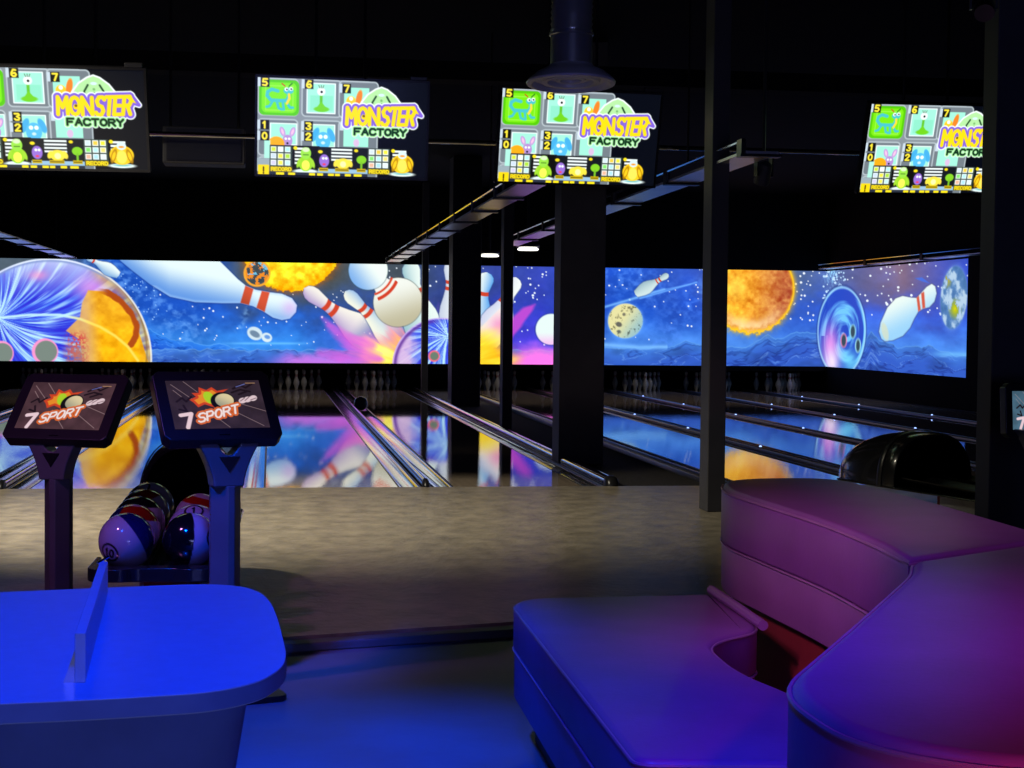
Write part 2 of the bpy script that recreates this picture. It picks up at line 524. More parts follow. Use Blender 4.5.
def paint_mural(a):
    x, y = a.x, a.y
    h = np.clip((y - 262) / 92, 0, 1)
    n = fbm(x * .045, y * .07, 5); n2 = fbm(x * .2 + 40, y * .25, 4)
    # sky: slate at the top of some stretches, deep to bright blue below
    top = np.interp(x, [-160, 60, 110, 215, 245, 400, 440, 560, 610, 700, 727, 800, 826, 850, 900, 940, 970],
                    [.9, .9, .05, .05, 1, 1, .45, .35, .15, .45, .6, .8, .75, .8, 1, .55, .2])
    slate = np.stack([np.interp(x, [0, 400, 600, 700, 800, 860, 905, 970], [98, 78, 72, 96, 100, 118, 150, 92]),
                      np.interp(x, [0, 400, 600, 700, 800, 860, 905, 970], [108, 90, 96, 104, 120, 112, 118, 96]),
                      np.interp(x, [0, 400, 600, 700, 800, 860, 905, 970], [106, 98, 165, 180, 150, 150, 138, 180])], 1)
    mid = np.stack([np.interp(x, [0, 300, 440, 540, 620, 970], [28, 34, 48, 52, 30, 48]),
                    np.interp(x, [0, 300, 440, 540, 620, 970], [92, 92, 70, 66, 92, 84]),
                    np.interp(x, [0, 300, 440, 540, 620, 970], [205, 205, 160, 200, 215, 218])], 1)
    low = np.stack([np.interp(x, [0, 300, 440, 540, 600, 970], [70, 60, 90, 90, 90, 82]),
                    np.interp(x, [0, 300, 440, 540, 600, 970], [160, 150, 70, 74, 158, 150]),
                    np.interp(x, [0, 300, 440, 540, 600, 970], [245, 240, 240, 240, 245, 245])], 1)
    kt = (top * (1 - sst(.10, .78, h + (n - .5) * .4)))[:, None]
    kl = (sst(.45, .98, h + (n - .5) * .25))[:, None]
    c = mid * (1 - kl) + low * kl
    c = c * (1 - kt) + slate * kt
    c = c * (.88 + .26 * n[:, None]) + (n2[:, None] - .5) * 12
    a.c = np.clip(c * np.array((.86, .88, .93)), 0, 255)
    # milky dust
    for (x0, y0, x1, y1, w, cc) in ((95, 262, 190, 330, 17, (120, 180, 255)), (606, 262, 650, 290, 20, (90, 150, 255)), (660, 345, 700, 290, 14, (80, 140, 250)), (252, 303, 238, 330, 3, (150, 205, 255))):
        d = a.seg(x0, y0, x1, y1)
        m = np.exp(-(d / w) ** 2) * np.clip((n2 - .42) * 3, 0, 1)
        a.put(m * .6, cc)
    a.stars(130, 160, 420, 266, 350, 3, .25, .85)
    a.stars(90, 428, 552, 266, 345, 5, .3, 1.0)
    a.stars(55, 604, 725, 266, 340, 6, .25, .75)
    a.stars(45, 785, 830, 268, 320, 7, .35, 1.0)
    a.stars(80, 826, 968, 258, 315, 8, .4, 1.15)
    a.stars(60, -160, 30, 262, 300, 9, .3, .9)
    a.stars(80, 96, 170, 268, 320, 10, .25, .6, (150, 200, 255))
    # ridges
    ridge(a, [(-160, 345), (150, 328), (158, 333), (170, 339), (195, 343), (225, 345), (260, 352), (300, 362), (430, 370)], 2, (48, 130, 235), (28, 84, 205))
    ridge(a, [(560, 350), (606, 347), (640, 348), (665, 346), (678, 344), (686, 340), (696, 343), (705, 345), (730, 347), (745, 346), (768, 335), (776, 339), (786, 337), (797, 331), (806, 333), (826, 331), (866, 340), (872, 331), (880, 340), (900, 346), (912, 347), (930, 343), (940, 350), (966, 355)], 5, (64, 122, 215), (50, 92, 196))
    d = np.abs(y - np.interp(x, [600, 640, 700], [344, 347, 346]))
    a.put(np.exp(-(d / 2.2) ** 2) * ((x > 600) & (x < 668)) * .7, (130, 195, 255))
    a.put(np.exp(-((y - 343.5) / 1.2) ** 2) * sst(215, 250, x) * (1 - sst(285, 320, x)) * .8, (105, 190, 255))
    a.put(np.exp(-((y - 353) / 2.5) ** 2) * sst(925, 950, x) * .6, (120, 200, 255))
    # magenta ground glow
    m = sst(350, 363, y + (n - .5) * 12) * sst(255, 300, x) * (1 - sst(395, 430, x))
    a.put(m * .85, (214, 120, 235))
    m = sst(338, 360, y + (n - .5) * 18) * sst(478, 500, x) * (1 - sst(552, 580, x))
    a.put(m, (250, 120, 232))
    # ---- suns
    f = fbm(x * .14, y * .16, 5); g = fbm(x * .35 + 7, y * .35, 4)
    d = a.circle(291, 239, 52) - (g - .5) * 5
    a.put(np.exp(-np.clip(d, 0, 99) / 3.5) * .65, (190, 95, 10))
    rimk = np.clip(-d / 12, 0, 1)[:, None]
    col = np.array((250, 190, 10)) + (f[:, None] - .5) * np.array((40, 190, 90)) + rimk * np.array((8, 40, 30))
    a.fill(d, col)
    d = a.circle(750, 289, 43.5) - (g - .5) * 6 * sst(295, 330, y)
    a.put(np.exp(-np.clip(d, 0, 99) / 2.2) * .9, (250, 190, 20))
    k = sst(735, 790, x + (f - .5) * 30)[:, None]
    col = np.array((252, 176, 44)) * (1 - k) + np.array((186, 98, 56)) * k
    col = col + (f[:, None] - .5) * np.array((110, 150, 70)) + (g[:, None] - .5) * np.array((40, 70, 40))
    hot = np.exp(-(np.hypot(x - 735, y - 287) / 12) ** 2)[:, None] * .6
    col = col * (1 - hot) + np.array((255, 225, 90)) * hot
    sm = (np.exp(-((d + 8) / 6) ** 2) * sst(300, 330, y) * .8)[:, None]
    col = col * (1 - sm) + np.array((255, 225, 175)) * sm
    gold = (np.exp(-(d / 1.8) ** 2))[:, None]
    col = col * (1 - gold) + np.array((255, 205, 30)) * gold
    a.fill(d, col)
    # small globe on the first sun
    d = a.circle(257, 273, 12.5)
    a.fill(d, np.array((70, 80, 86)) + (g[:, None] - .5) * 40)
    a.put(np.clip(.5 - d, 0, 1) * (g > .53), (235, 140, 40))
    a.put(np.clip(.5 - d, 0, 1) * ((f > .53) & (y < 274)), (110, 190, 225))
    a.line(d, 1.0, (250, 170, 50))
    # ---- left big ball
    cx, cy, r = 50, 360, 102
    d = burst_ball(a, cx, cy, r, -2, 318, 3)
    ins = np.clip(.5 - d, 0, 1)
    up = np.clip(1 - (y - 258) / 40, 0, 1) * sst(-40, 30, x)
    a.put(ins * up * .8, (228, 235, 250))
    m = np.exp(-(np.hypot((x - 92) / 1.3, y - 287) / 13) ** 2)
    a.put(ins * m * .75, (235, 150, 230))
    m = np.exp(-(np.hypot((x - 38) / 2, y - 275) / 5) ** 2)
    a.put(ins * m * .6, (255, 150, 200))
    od = a.poly([(88, 290), (104, 291), (122, 301), (136, 322), (160, 400), (86, 400), (80, 340), (66, 331), (80, 317), (82, 303)])
    oc = np.array((242, 176, 34)) + (f[:, None] - .5) * np.array((60, 80, 30)) + sst(300, 350, y)[:, None] * np.array((6, 4, -20))
    fadeL = (1 - sst(82, 100, x - (y - 300) * .1))[:, None]
    oc = oc * (1 - .6 * fadeL) + np.array((200, 165, 160)) * .6 * fadeL
    a.put(np.clip(.5 - od, 0, 1) * ins, oc)
    m = sst(60, 75, x) * (1 - sst(80, 92, x)) * sst(328, 340, y)
    a.put(ins * m * np.clip((fbm(x * .6, y * .6, 3) - .3) * 3, 0, 1), (206, 66, 70))
    m = sst(60, 80, x) * (1 - sst(80, 90, x)) * sst(340, 352, y)
    a.put(ins * m * .6, (170, 140, 120))
    rim = ins * sst(84, 104, x) * np.clip(1 - (-d - 0) / 14, 0, 1)
    a.put(rim * .8, np.array((218, 160, 52)) + (f[:, None] - .5) * 60)
    dp = a.pl([(92, 290), (107, 292), (121, 301), (131, 313), (137, 326), (136, 336), (131, 345)])
    a.put(ins * np.clip(1 - (dp - 1.5 - 3 * (f - .3)) / 1.5, 0, 1) * sst(95, 110, x), (172, 74, 22))
    a.put(ins * np.clip(1 - (np.abs(a.circle(54, 352, 96) + 3)) / 1.6, 0, 1) * sst(95, 110, x) * .6, (120, 96, 60))
    ar = a.pl([(-2, 318), (30, 315), (60, 315), (80, 319), (100, 327), (115, 336), (128, 347), (138, 361)])
    a.put(ins * np.clip(1.3 - ar / 1.6, 0, 1), np.array((190, 235, 255)) * (1 - sst(60, 95, x))[:, None] + np.array((255, 220, 90)) * sst(60, 95, x)[:, None])
    a.put(ins * np.exp(-((d + 2.2) / 1.4) ** 2) * (1 - sst(90, 130, x)) * .9, (130, 150, 205))
    a.line(d + .6, .8, (235, 245, 255), .85)
    for hx, hy, hr in ((46, 352, 11), (2, 354, 10.5), (18, 300, 0)):
        if hr:
            dh = a.circle(hx - 1, hy, hr + 2.2)
            a.fill(dh, (246, 150, 205))
            a.fill(a.circle(hx, hy, hr), (120, 134, 126))
    # little pin above it
    art_pin(a, 86, 256, 119, 275, 1.15, stripes=((.2, .25),))
    # ---- long pin
    P = [(120, 240), (120, 260), (132, 270), (150, 284), (170, 296.5), (195, 302), (222, 303), (241, 303), (253, 306), (263, 311), (273, 317.5), (282, 320), (290, 318.5), (296, 312), (297, 305), (292, 298), (282, 293.5), (270, 292), (256, 289.5), (246, 285.5), (238, 279), (230, 271), (219, 260), (205, 240)]
    d = a.poly(P)
    lowk = sst(-3, 30, (y - np.interp(x, [120, 150, 170, 195, 240, 263, 297], [235, 255, 266, 272, 282, 298, 303])) )[:, None]
    col = np.array((226, 244, 246)) * (1 - lowk) + np.array((96, 148, 222)) * lowk
    edge = np.clip(1 - (-d) / 3, 0, 1)[:, None] * (y > 285)[:, None]
    col = col * (1 - .6 * edge) + np.array((170, 205, 245)) * .6 * edge
    a.fill(d - 1, (30, 60, 140), .6)
    a.fill(d, col)
    for q in ([(246, 283), (254, 287), (248.5, 307), (240, 304)], [(262, 290), (270, 291), (264.5, 313), (256, 309)]):
        a.put(np.clip(.5 - np.maximum(a.poly(q), d + .2), 0, 1), np.array((212, 84, 54)) * (1 - .25 * lowk))
    a.put(np.exp(-(np.hypot(x - 290, y - 308) / 8) ** 2) * np.clip(.5 - d, 0, 1) * .5, (215, 160, 235))
    # little chrome pin
    a.fill(a.ell(255, 333.5, 8, 6.4, .5), (205, 225, 235)); a.fill(a.ell(255, 334, 5.5, 3, .5), (110, 135, 160))
    a.fill(a.ell(267, 337.5, 5.4, 4.6, .4), (214, 232, 238)); a.fill(a.ell(267.5, 337, 3, 2, .3), (100, 150, 220))
    # ---- explosion: flames, flying pins, ball
    ang = np.arctan2(y - 372, x - 430); rad = np.hypot((x - 430) / 1.05, (y - 372) * 1.25)
    fl = fbm(ang * 7 + 3, rad * .02, 5)
    R1 = 36 + 56 * fl; 
    a.put(sst(22, -14, rad - R1 - 4) * .7, (170, 88, 226))
    art_pin(a, 304, 288, 392, 354, 1.0, hi=(240, 236, 226), sh=(170, 150, 200), fade=(.55, .85), side=1)
    art_pin(a, 345, 291, 414, 356, 1.0, hi=(238, 240, 222), sh=(150, 185, 225), fade=(.6, .95), side=-1)
    a.put(sst(18, -8, rad - R1 + 2) * .92, np.array((246, 150, 170)) + (fl[:, None] - .5) * 90)
    a.put(sst(16, -10, rad - R1 + 16), np.array((255, 206, 60)) + (fl[:, None] - .5) * np.array((20, 150, 150)))
    a.put(np.exp(-((x - 385) / 12) ** 2 - ((y - 350) / 8) ** 2) * .6, (255, 240, 150))
    for q in ([(322, 318), (345, 333), (372, 345), (350, 341)], [(328, 326), (352, 345), (378, 358), (350, 350)], [(318, 352), (350, 356), (380, 361), (340, 360)]):
        a.put(np.clip(.5 - (a.poly(q) - (fl - .45) * 14) / 5, 0, 1) * .6, (222, 96, 218))
    art_pin(a, 409, 261, 428, 352, 1.35, hi=(228, 242, 236), sh=(150, 190, 200), stripes=((.30, .345), (.42, .455)))
    d = a.circle(398, 302, 24.5)
    sh = sst(-20, 24, (x - 398) * .3 + (y - 302))[:, None]
    a.fill(d - .8, (70, 70, 60), .5)
    a.fill(d, np.array((236, 240, 232)) * (1 - sh) + np.array((186, 180, 150)) * sh)
    d2 = a.seg(383, 286, 388, 291) - 9
    a.fill(np.maximum(d2, -d - 3), (238, 240, 236))
    dr = a.circle(366, 268, 27.5); a.put(np.clip(1.6 - np.abs(dr), 0, 1) * (a.seg(381, 291, 388, 283) < 7), (214, 70, 44))
    dr = a.circle(366, 268, 33.0); a.put(np.clip(2.2 - np.abs(dr), 0, 1) * (a.seg(384, 296, 392, 286) < 7), (208, 62, 38))
    d = a.circle(368, 270, 19.5)
    sh = sst(-8, 22, -(x - 368) * .8 + (y - 270) * .6)[:, None]
    a.fill(d - .8, (50, 80, 90), .5)
    a.fill(d, np.array((236, 246, 240)) * (1 - sh) + np.array((120, 170, 230)) * sh)
    # orange pin behind the pillar, then the ball
    a.fill(a.poly([(441, 318), (448, 300), (460, 290), (462, 330), (450, 330)]), (236, 190, 130))
    art_pin(a, 449, 261, 452, 340, 1.0, hi=(235, 242, 240), sh=(190, 200, 220))
    d = burst_ball(a, 441, 366, 48, 448, 336, 8)
    ins = np.clip(.5 - d, 0, 1)
    a.put(ins * (1 - sst(404, 424, x + (f - .5) * 14)) * sst(326, 342, y) * .9, np.array((225, 190, 225)))
    a.put(ins * np.exp(-((d + 2.5) / 2.0) ** 2) * (1 - sst(425, 445, x)) * .85, (96, 50, 150))
    a.line(d + .3, .6, (215, 180, 235), .8)
    a.fill(a.circle(434.5, 356, 5.8), (240, 110, 130)); a.fill(a.circle(434.8, 356, 4.2), (104, 124, 110))
    # pins right of the pillar
    art_pin(a, 487, 272, 472, 345, 1.5, stripes=((.26, .31),), hi=(236, 244, 240), sh=(90, 160, 230), side=-1)
    art_pin(a, 516, 277, 488, 345, 1.55, stripes=((.33, .38),), hi=(238, 244, 240), sh=(200, 205, 230))
    d, t, p = pin_shape(a, 540, 272, 452, 362, 1.4)
    pb = a.poly([(455, 352), (481, 327), (492, 316), (502, 306), (510, 304), (508, 322), (502, 340), (490, 352), (478, 366)])
    a.put(np.clip(.5 - pb / 1.5, 0, 1), (240, 232, 226))
    a.put(np.exp(-(np.hypot(x - 500, y - 325) / 10) ** 2) * np.clip(.5 - pb, 0, 1), (238, 160, 200))
    yl = sst(362, 330, (y - 361) * -1.6 + np.abs(x - 478) * 1.1 + 361 - 28 + (fl - .5) * 40) 
    m = sst(14, -10, np.hypot((x - 476) / 1.15, (y - 366)) - 22 - 18 * fl)
    a.put(m * sst(452, 462, x), np.array((255, 206, 40)) + (fl[:, None] - .5) * np.array((20, 140, 120)))
    fd = a.poly([(506, 352), (510, 326), (516, 316), (524, 308), (535, 304), (528, 314), (522, 324), (514, 334)])
    a.put(np.clip(.5 - (fd - (fl - .45) * 7) / 3, 0, 1) * .9, np.array((196, 74, 208)))
    a.fill(a.circle(551, 329, 16.2), (40, 60, 140), .6)
    d = a.circle(551.5, 329, 15.5)
    sh = sst(330, 346, y)[:, None]
    a.fill(d, np.array((226, 244, 240)) * (1 - sh) + np.array((240, 190, 235)) * sh)
    # ---- moon, small pin, comet trail
    tr = a.seg(600, 308, 664, 289)
    a.put(np.exp(-(tr / 1.3) ** 2) * .8, (125, 190, 255))
    tr = a.seg(640, 298, 696, 282); a.put(np.exp(-(tr / .9) ** 2) * .8, (110, 175, 255))
    tr = a.seg(650, 292, 690, 284); a.put(np.exp(-(tr / .7) ** 2) * .6, (110, 175, 255))
    art_pin(a, 668, 274, 635, 294, 1.12, hi=(205, 226, 226), sh=(150, 180, 190), stripes=((.24, .28), (.33, .36)))
    d = a.circle(625.5, 320.5, 17.3)
    cr = fbm(x * .28 + 2, y * .28 + 9, 4)
    sh = sst(-6, 18, (x - 625.5) * .8 + (y - 320) * .55)[:, None]
    col = np.array((226, 220, 160)) * (1 - sh) + np.array((150, 190, 196)) * sh
    col = col * (1 - .45 * np.clip((cr - .63) * 8, 0, 1)[:, None])
    a.put(np.exp(-np.clip(d, 0, 50) / 1.2) * .7, (120, 180, 250))
    a.fill(d, col)
    a.fill(a.ell(619, 324, 3.2, 2.4, .4), (100, 100, 92)); a.fill(a.circle(624, 314, 1.6), (120, 118, 100)); a.fill(a.ell(619, 331, 2, 1.4), (96, 104, 96))
    # ---- galaxy speckle, corner ball, pin and globe on the return wall
    m = np.exp(-((x - 832) / 8) ** 2 - ((y - 272) / 14) ** 2)
    a.put(m * np.clip((fbm(x * .8, y * .5, 3) - .35) * 3, 0, 1), (150, 215, 255))
    a.stars(70, 822, 846, 260, 300, 12, .4, 1.1, (190, 225, 255))
    d = a.ell(842, 331, 24.5, 45, 0.0)
    X = (x - 846) / 24; Y_ = (y - 335) / 45
    ang = np.arctan2(Y_, X); rd = np.hypot(X, Y_)
    sw = fbm(rd * 6 + ang * .5, ang * .6 + 4, 4)
    k = np.clip((sw - .42) * 4, 0, 1)[:, None]
    col = np.array((34, 70, 190)) * (1 - k) + np.array((110, 195, 250)) * k
    pk = np.exp(-((x - 831) / 8) ** 2 - ((y - 345) / 20) ** 2)[:, None]
    col = col * (1 - .85 * pk) + np.array((238, 130, 225)) * .85 * pk
    wk = np.exp(-((x - 833) / 8) ** 2 - ((y - 362) / 15) ** 2)[:, None]
    col = col * (1 - .9 * wk) + np.array((250, 228, 250)) * .9 * wk
    cy_ = np.exp(-((x - 852) / 8) ** 2 - ((y - 362) / 12) ** 2)[:, None]
    col = col * (1 - .7 * cy_) + np.array((120, 225, 250)) * .7 * cy_
    a.fill(d - 1.2, (30, 50, 120), .5)
    a.fill(d, col)
    a.line(d + .6, .6, (170, 225, 250), .8)
    for hx, hy, rx, ry, rc in ((844.5, 340, 2.3, 6, (240, 140, 180)), (853.5, 331, 2.2, 6, (150, 220, 240)), (859, 345, 2, 6, (170, 240, 250))):
        a.fill(a.ell(hx, hy, rx + 1, ry + 1.2), rc); a.fill(a.ell(hx, hy, rx, ry), (50, 70, 80))
    P = [(880, 331), (881.5, 322), (888, 307), (896, 298), (903, 295.5), (911, 297), (917, 297.5), (922, 292), (927, 286.5), (932, 283.5), (935.5, 286), (937, 293), (935, 301), (930, 306.5), (924, 308), (919, 311), (915, 318), (911, 327), (904, 335), (894, 339.5), (886, 340.5), (882.5, 338)]
    d = a.poly(P)
    sh = sst(-14, 12, (y - 316) * .7 + (x - 900) * .35)[:, None]
    a.fill(d - .8, (60, 60, 100), .6)
    a.fill(d, np.array((228, 242, 236)) * (1 - sh) + np.array((150, 205, 240)) * sh)
    for q in ([(917, 297), (919.3, 295), (921.5, 309), (919, 311)], [(921.5, 293), (924.5, 291), (926, 307), (923.2, 308)]):
        a.put(np.clip(.5 - np.maximum(a.poly(q), d), 0, 1), (206, 84, 60))
    a.fill(a.ell(886, 331, 3.2, 9, -.25), (206, 216, 190), .8)
    a.fill(a.poly([(915, 278), (922, 277), (930, 283), (922, 281)]), (60, 110, 230), .8)
    d = a.ell(954.5, 297, 13.2, 31, .06)
    gn = fbm(x * .22 + 3, y * .12 + 1, 5)
    col = np.array((80, 125, 180)) + (gn[:, None] - .5) * 60
    a.put(np.exp(-np.clip(d, 0, 50) / 1.0) * .6, (110, 150, 220))
    a.fill(d, col)
    ins = np.clip(.5 - d, 0, 1)
    a.put(ins * np.clip((gn - .50) * 5, 0, .85), (190, 214, 232))
    a.put(ins * np.clip(1 - np.hypot((x - 956) / 7.5, (y - 308) / 12), 0, 1) * 1.8 * (gn < .60), (150, 168, 60))
    a.put(ins * np.clip(1 - np.hypot((x - 948) / 5, (y - 278) / 12), 0, 1) * 1.5 * (gn < .55), (160, 160, 70))

# ------------------------------------------------------------------ THE SETTING
FZ = -.05                       # seating floor; lanes and approach lie at z = 0
CZ = 4.0                        # ceiling
XL, XR = -7.4, 11.25            # side walls
YB, YM = 33.0, 31.4             # rear wall of the pits, face of the mural
YF = 12.84                      # foul line
YE = 32.35                      # end of the lane boards
edge = lambda x: 6.715 + .247 * x   # front edge of the approach

def struct(o):
    o['kind'] = 'structure'
    return o

struct(MB().box(XL, XR, -3, YB, -.30, FZ).build('floor', M['floor'], smooth=0))
struct(MB().box(XL, XR, -3, YB, CZ, CZ + .1).build('ceiling', M['black_ceiling'], smooth=0))
struct(MB().box(XL - .1, XL, -3, YB, -.3, CZ).build('wall_left', M['black_wall'], smooth=0))
struct(MB().box(XR, XR + .1, -3, YB, -.3, CZ).build('wall_right', M['black_wall'], smooth=0))
struct(MB().box(XL, XR, YB, YB + .1, -.3, CZ).build('wall_back', M['black_wall'], smooth=0))
struct(MB().box(XL, XR, -3.1, -3, -.3, CZ).build('wall_front', M['black_wall'], smooth=0))
# approach: laminate deck whose front edge runs at an angle
struct(MB().prism([(XL, edge(XL)), (XR, edge(XR)), (XR, YF), (XL, YF)], FZ, 0).build('floor_approach', M['approach'], smooth=0))
dx, dy = 1 / math.hypot(1, .247), .247 / math.hypot(1, .247)
o_ = lambda x, d: (x + dy * d, edge(x) - dx * d)
struct(MB().prism([o_(XL, .10), o_(XR, .10), o_(XR, 0), o_(XL, 0)], FZ, -.012).build('trim_1', M['nosing'], smooth=0, bevel=.008))
# bulkhead over the pits and the black lip under the mural
ZT, ZB = 2.465, .525
struct(MB().box(XL, XR, YM - .02, YM + .4, ZT + .004, CZ).build('wall_bulkhead', M['black_wall'], smooth=0))
struct(MB().box(XL, XR, YM + .005, YM + .06, ZB - .10, ZB - .004).box(XL, XR, YM + .06, YB, ZB - .06, ZB - .004).build('trim_2', M['black_wall'], smooth=0))
# carpet strip in the gap between the two groups of lanes
struct(MB().box(2.86, 3.60, YF, YB, FZ, -.01).build('floor_gap', M['carpet'], smooth=0))
# machine pit boards under the lanes
struct(MB().box(XL, 2.86, YF + .01, YB, FZ, FZ + .004).box(3.60, XR, YF + .01, YB, FZ, FZ + .004).build('floor_lane_bed', M['black_wall'], smooth=0))
# black frame round the near end of the mural on the right wall, and the wall face below it
struct(MB().box(XR - .05, XR, YF, YM, FZ, ZB - .004).box(XR - .05, XR, YF, YM, ZT + .004, CZ).box(XR - .05, XR, YF, 24.70, ZB - .004, ZT + .004).build('wall_right_panelling', M['black_wall'], smooth=0))

# ------------------------------------------------------------------ MURAL
def make_mural():
    nu, nv = 1500, 158
    X = np.linspace(XL, 11.19, nu); Z = np.linspace(ZT, ZB, nv)
    gx, gz = np.meshgrid(X, Z)
    gx, gz = gx.ravel(), gz.ravel()
    ax = (271.66 + 53.58 * gx) / (1 + .00485 * gx)
    v = (ZT - gz) / (ZT - ZB)
    yt, yb = 257.6 + .0162 * ax, 361.6 + .0050 * ax
    a = Art(ax, yt + v * (yb - yt), aa=.55)
    paint_mural(a)
    P = np.stack([gx, np.full_like(gx, YM), gz], 1)
    me = panel_mesh('mural', P, a.linear(), nu, nv)
    root = empty('mural_panel', 'long glowing space and bowling mural across the back of the lanes', 'mural', (0, 0, 0))
    link('picture', me, M['mural'], root)
    MB().box(XL, 11.19, YM + .01, YM + .05, ZB, ZT).build('light_box', M['black_wall'], root, smooth=0)
    # return wall
    nu, nv = 240, 158
    xs = 11.19
    Yv = np.linspace(YM, 24.72, nu); Z = np.linspace(ZT, ZB, nv)
    gy, gz = np.meshgrid(Yv, Z)
    gy, gz = gy.ravel(), gz.ravel()
    # design units run faster towards the near end, where the print is stretched
    ax = SIDE(gy)
    v = (ZT - gz) / (ZT - ZB)
    yt, yb = 271 - .0874 * (ax - 825), 366 + .0704 * (ax - 825)
    a = Art(ax, yt + v * (yb - yt), aa=.55)
    paint_mural(a)
    P = np.stack([np.full_like(gy, xs), gy, gz], 1)
    me = panel_mesh('mural_return', P, a.linear(), nu, nv)
    root = empty('mural_panel', 'shorter glowing mural with pin and globe on the right-hand wall', 'mural', (0, 0, 0))
    link('picture', me, M['mural'], root)
    MB().box(xs + .005, xs + .05, 24.72, YM, ZB, ZT).build('light_box', M['black_wall'], root, smooth=0)

# projective stretch of the return panel: units 825 at the corner to 968 at the near end
_A = np.array([[1, 31.5, -825 * 31.5], [1, 26.67, -920 * 26.67], [1, 24.72, -968 * 24.72]], float)
_s = np.linalg.solve(_A, np.array([825., 920., 968.]))
SIDE = lambda Y: (_s[0] + _s[1] * Y) / (1 + _s[2] * Y)
make_mural()

# ------------------------------------------------------------------ LANES
GW = .195
def gutter_profile(x0, x1):
    xc, r_ = (x0 + x1) / 2, (x1 - x0) / 2
    return [(x0, -.004)] + [(xc - r_ * math.cos(PI * k / 12) * .96, -.008 - .032 * math.sin(PI * k / 12)) for k in range(13)] + [(x1, -.004)]

lanes = [
    (-4.85, 'leftmost glossy bowling lane, glimpsed beyond the left touchscreen kiosk'),
    (-3.35, 'glossy bowling lane with blue reflections running behind the left touchscreen kiosk'),
    (-1.845, 'glossy bowling lane with orange mural reflection between the two kiosks'),
    (-.04, 'glossy bowling lane with blue and pin reflections, right of the kiosks'),
    (1.467, 'glossy bowling lane beside the black pillars, right of the resting ball'),
    (3.92, 'glossy bowling lane with blue reflections, first one right of the pillars'),
    (5.42, 'glossy bowling lane with orange planet reflection, second one right of the pillars'),
    (6.93, 'third glossy bowling lane right of the pillars'),
    (8.43, 'fourth glossy bowling lane right of the pillars, second from the side mural'),
    (9.94, 'farthest right glossy bowling lane along the wall with the side mural'),
]
for x0, lab in lanes:
    root = empty('bowling_lane', lab, 'bowling lane', (x0, YF, 0), group='bowling lanes')
    b = MB().box(0, 1.05, 0, YE - YF, -.03, 0).build('lane_surface', M['lane'], root, smooth=0)
    for s in (0, 1):
        if x0 > 9.5 and s == 1:
            pr = gutter_profile(1.05, 1.05 + .12)
        else:
            pr = gutter_profile(-GW, 0) if s == 0 else gutter_profile(1.05, 1.05 + GW)
        low = [(p[0], p[1] - .006) for p in pr][::-1]
        gt = MB().sweep_y(pr + low, 0, YE - YF, True).build('gutter', M['gutter'], root, smooth=60)
        xa, xb = pr[0][0], pr[-1][0]
        MB().box(xa + .002, xa + .016, 0, YE - YF, -.010, -.0015).box(xb - .016, xb - .002, 0, YE - YF, -.010, -.0015).build('gutter_lip', M['dark_rail'], gt, smooth=0)

def divider(x, w, h, lab, leds=False, m='chrome'):
    root = empty('lane_divider', lab, 'lane divider', (x, YF, 0), group='lane dividers')
    L_ = YE - YF
    pr = [(-w / 2, -.045), (-w / 2, h * .45), (-w * .42, h * .75), (-w * .25, h * .95), (0, h), (w * .25, h * .95), (w * .42, h * .75), (w / 2, h * .45), (w / 2, -.045)]
    b = MB().sweep_y(pr, .10, L_)
    b.build('cap_rail', M[m], root, smooth=60)
    rings = []
    for t, k in ((0.0, .55), (.02, .9), (.05, 1.08), (.13, 1.08)):
        rings.append([(px * k, t - .03, -.045 + (pz + .045) * k) for px, pz in pr])
    MB().loft(rings).build('end_cap', M['plastic'], root, smooth=50)
    if leds:
        for yl in (16.57, 19.6, 22.6, 25.6, 28.5):
            MB().lathe([(.0, .010), (.011, .008), (.015, 0), (.015, -.004), (0, -.004)][::-1], 12).build('marker_light', M['led'], root, loc=(0, yl - YF, h + .002))
    return root
gap = lambda a: a - GW - .03
divider(-3.35 - .2275, .05, .055, 'chrome lane divider at the far left, glimpsed beside the left kiosk')
divider(-1.845 - .2275, .05, .055, 'chrome lane divider that passes behind the post of the left kiosk')
divider(-.418, .32, .045, 'broad dark lane divider, mostly hidden behind the right kiosk and ball rack', m='dark_rail')
divider(1.467 - .2275, .05, .055, 'chrome lane divider with black end cap, next to the resting ball')
divider(1.467 + 1.05 + .255, .10, .07, 'broad chrome rail along the carpet strip, ending in a black cap')
divider(3.92 - .255, .09, .05, 'low rail between the carpet strip and the first right-hand lane', m='dark_rail')
for x, lab in ((5.42, 'dark lane divider with blue lights, nearest one right of the pillars'), (6.93, 'dark lane divider with blue lights, second right of the pillars'),
               (8.43, 'dark lane divider with blue lights, third right of the pillars'), (9.94, 'dark lane divider with blue lights, closest to the side mural')):
    divider(x - .2275, .05, .035, lab, True, 'dark_rail')

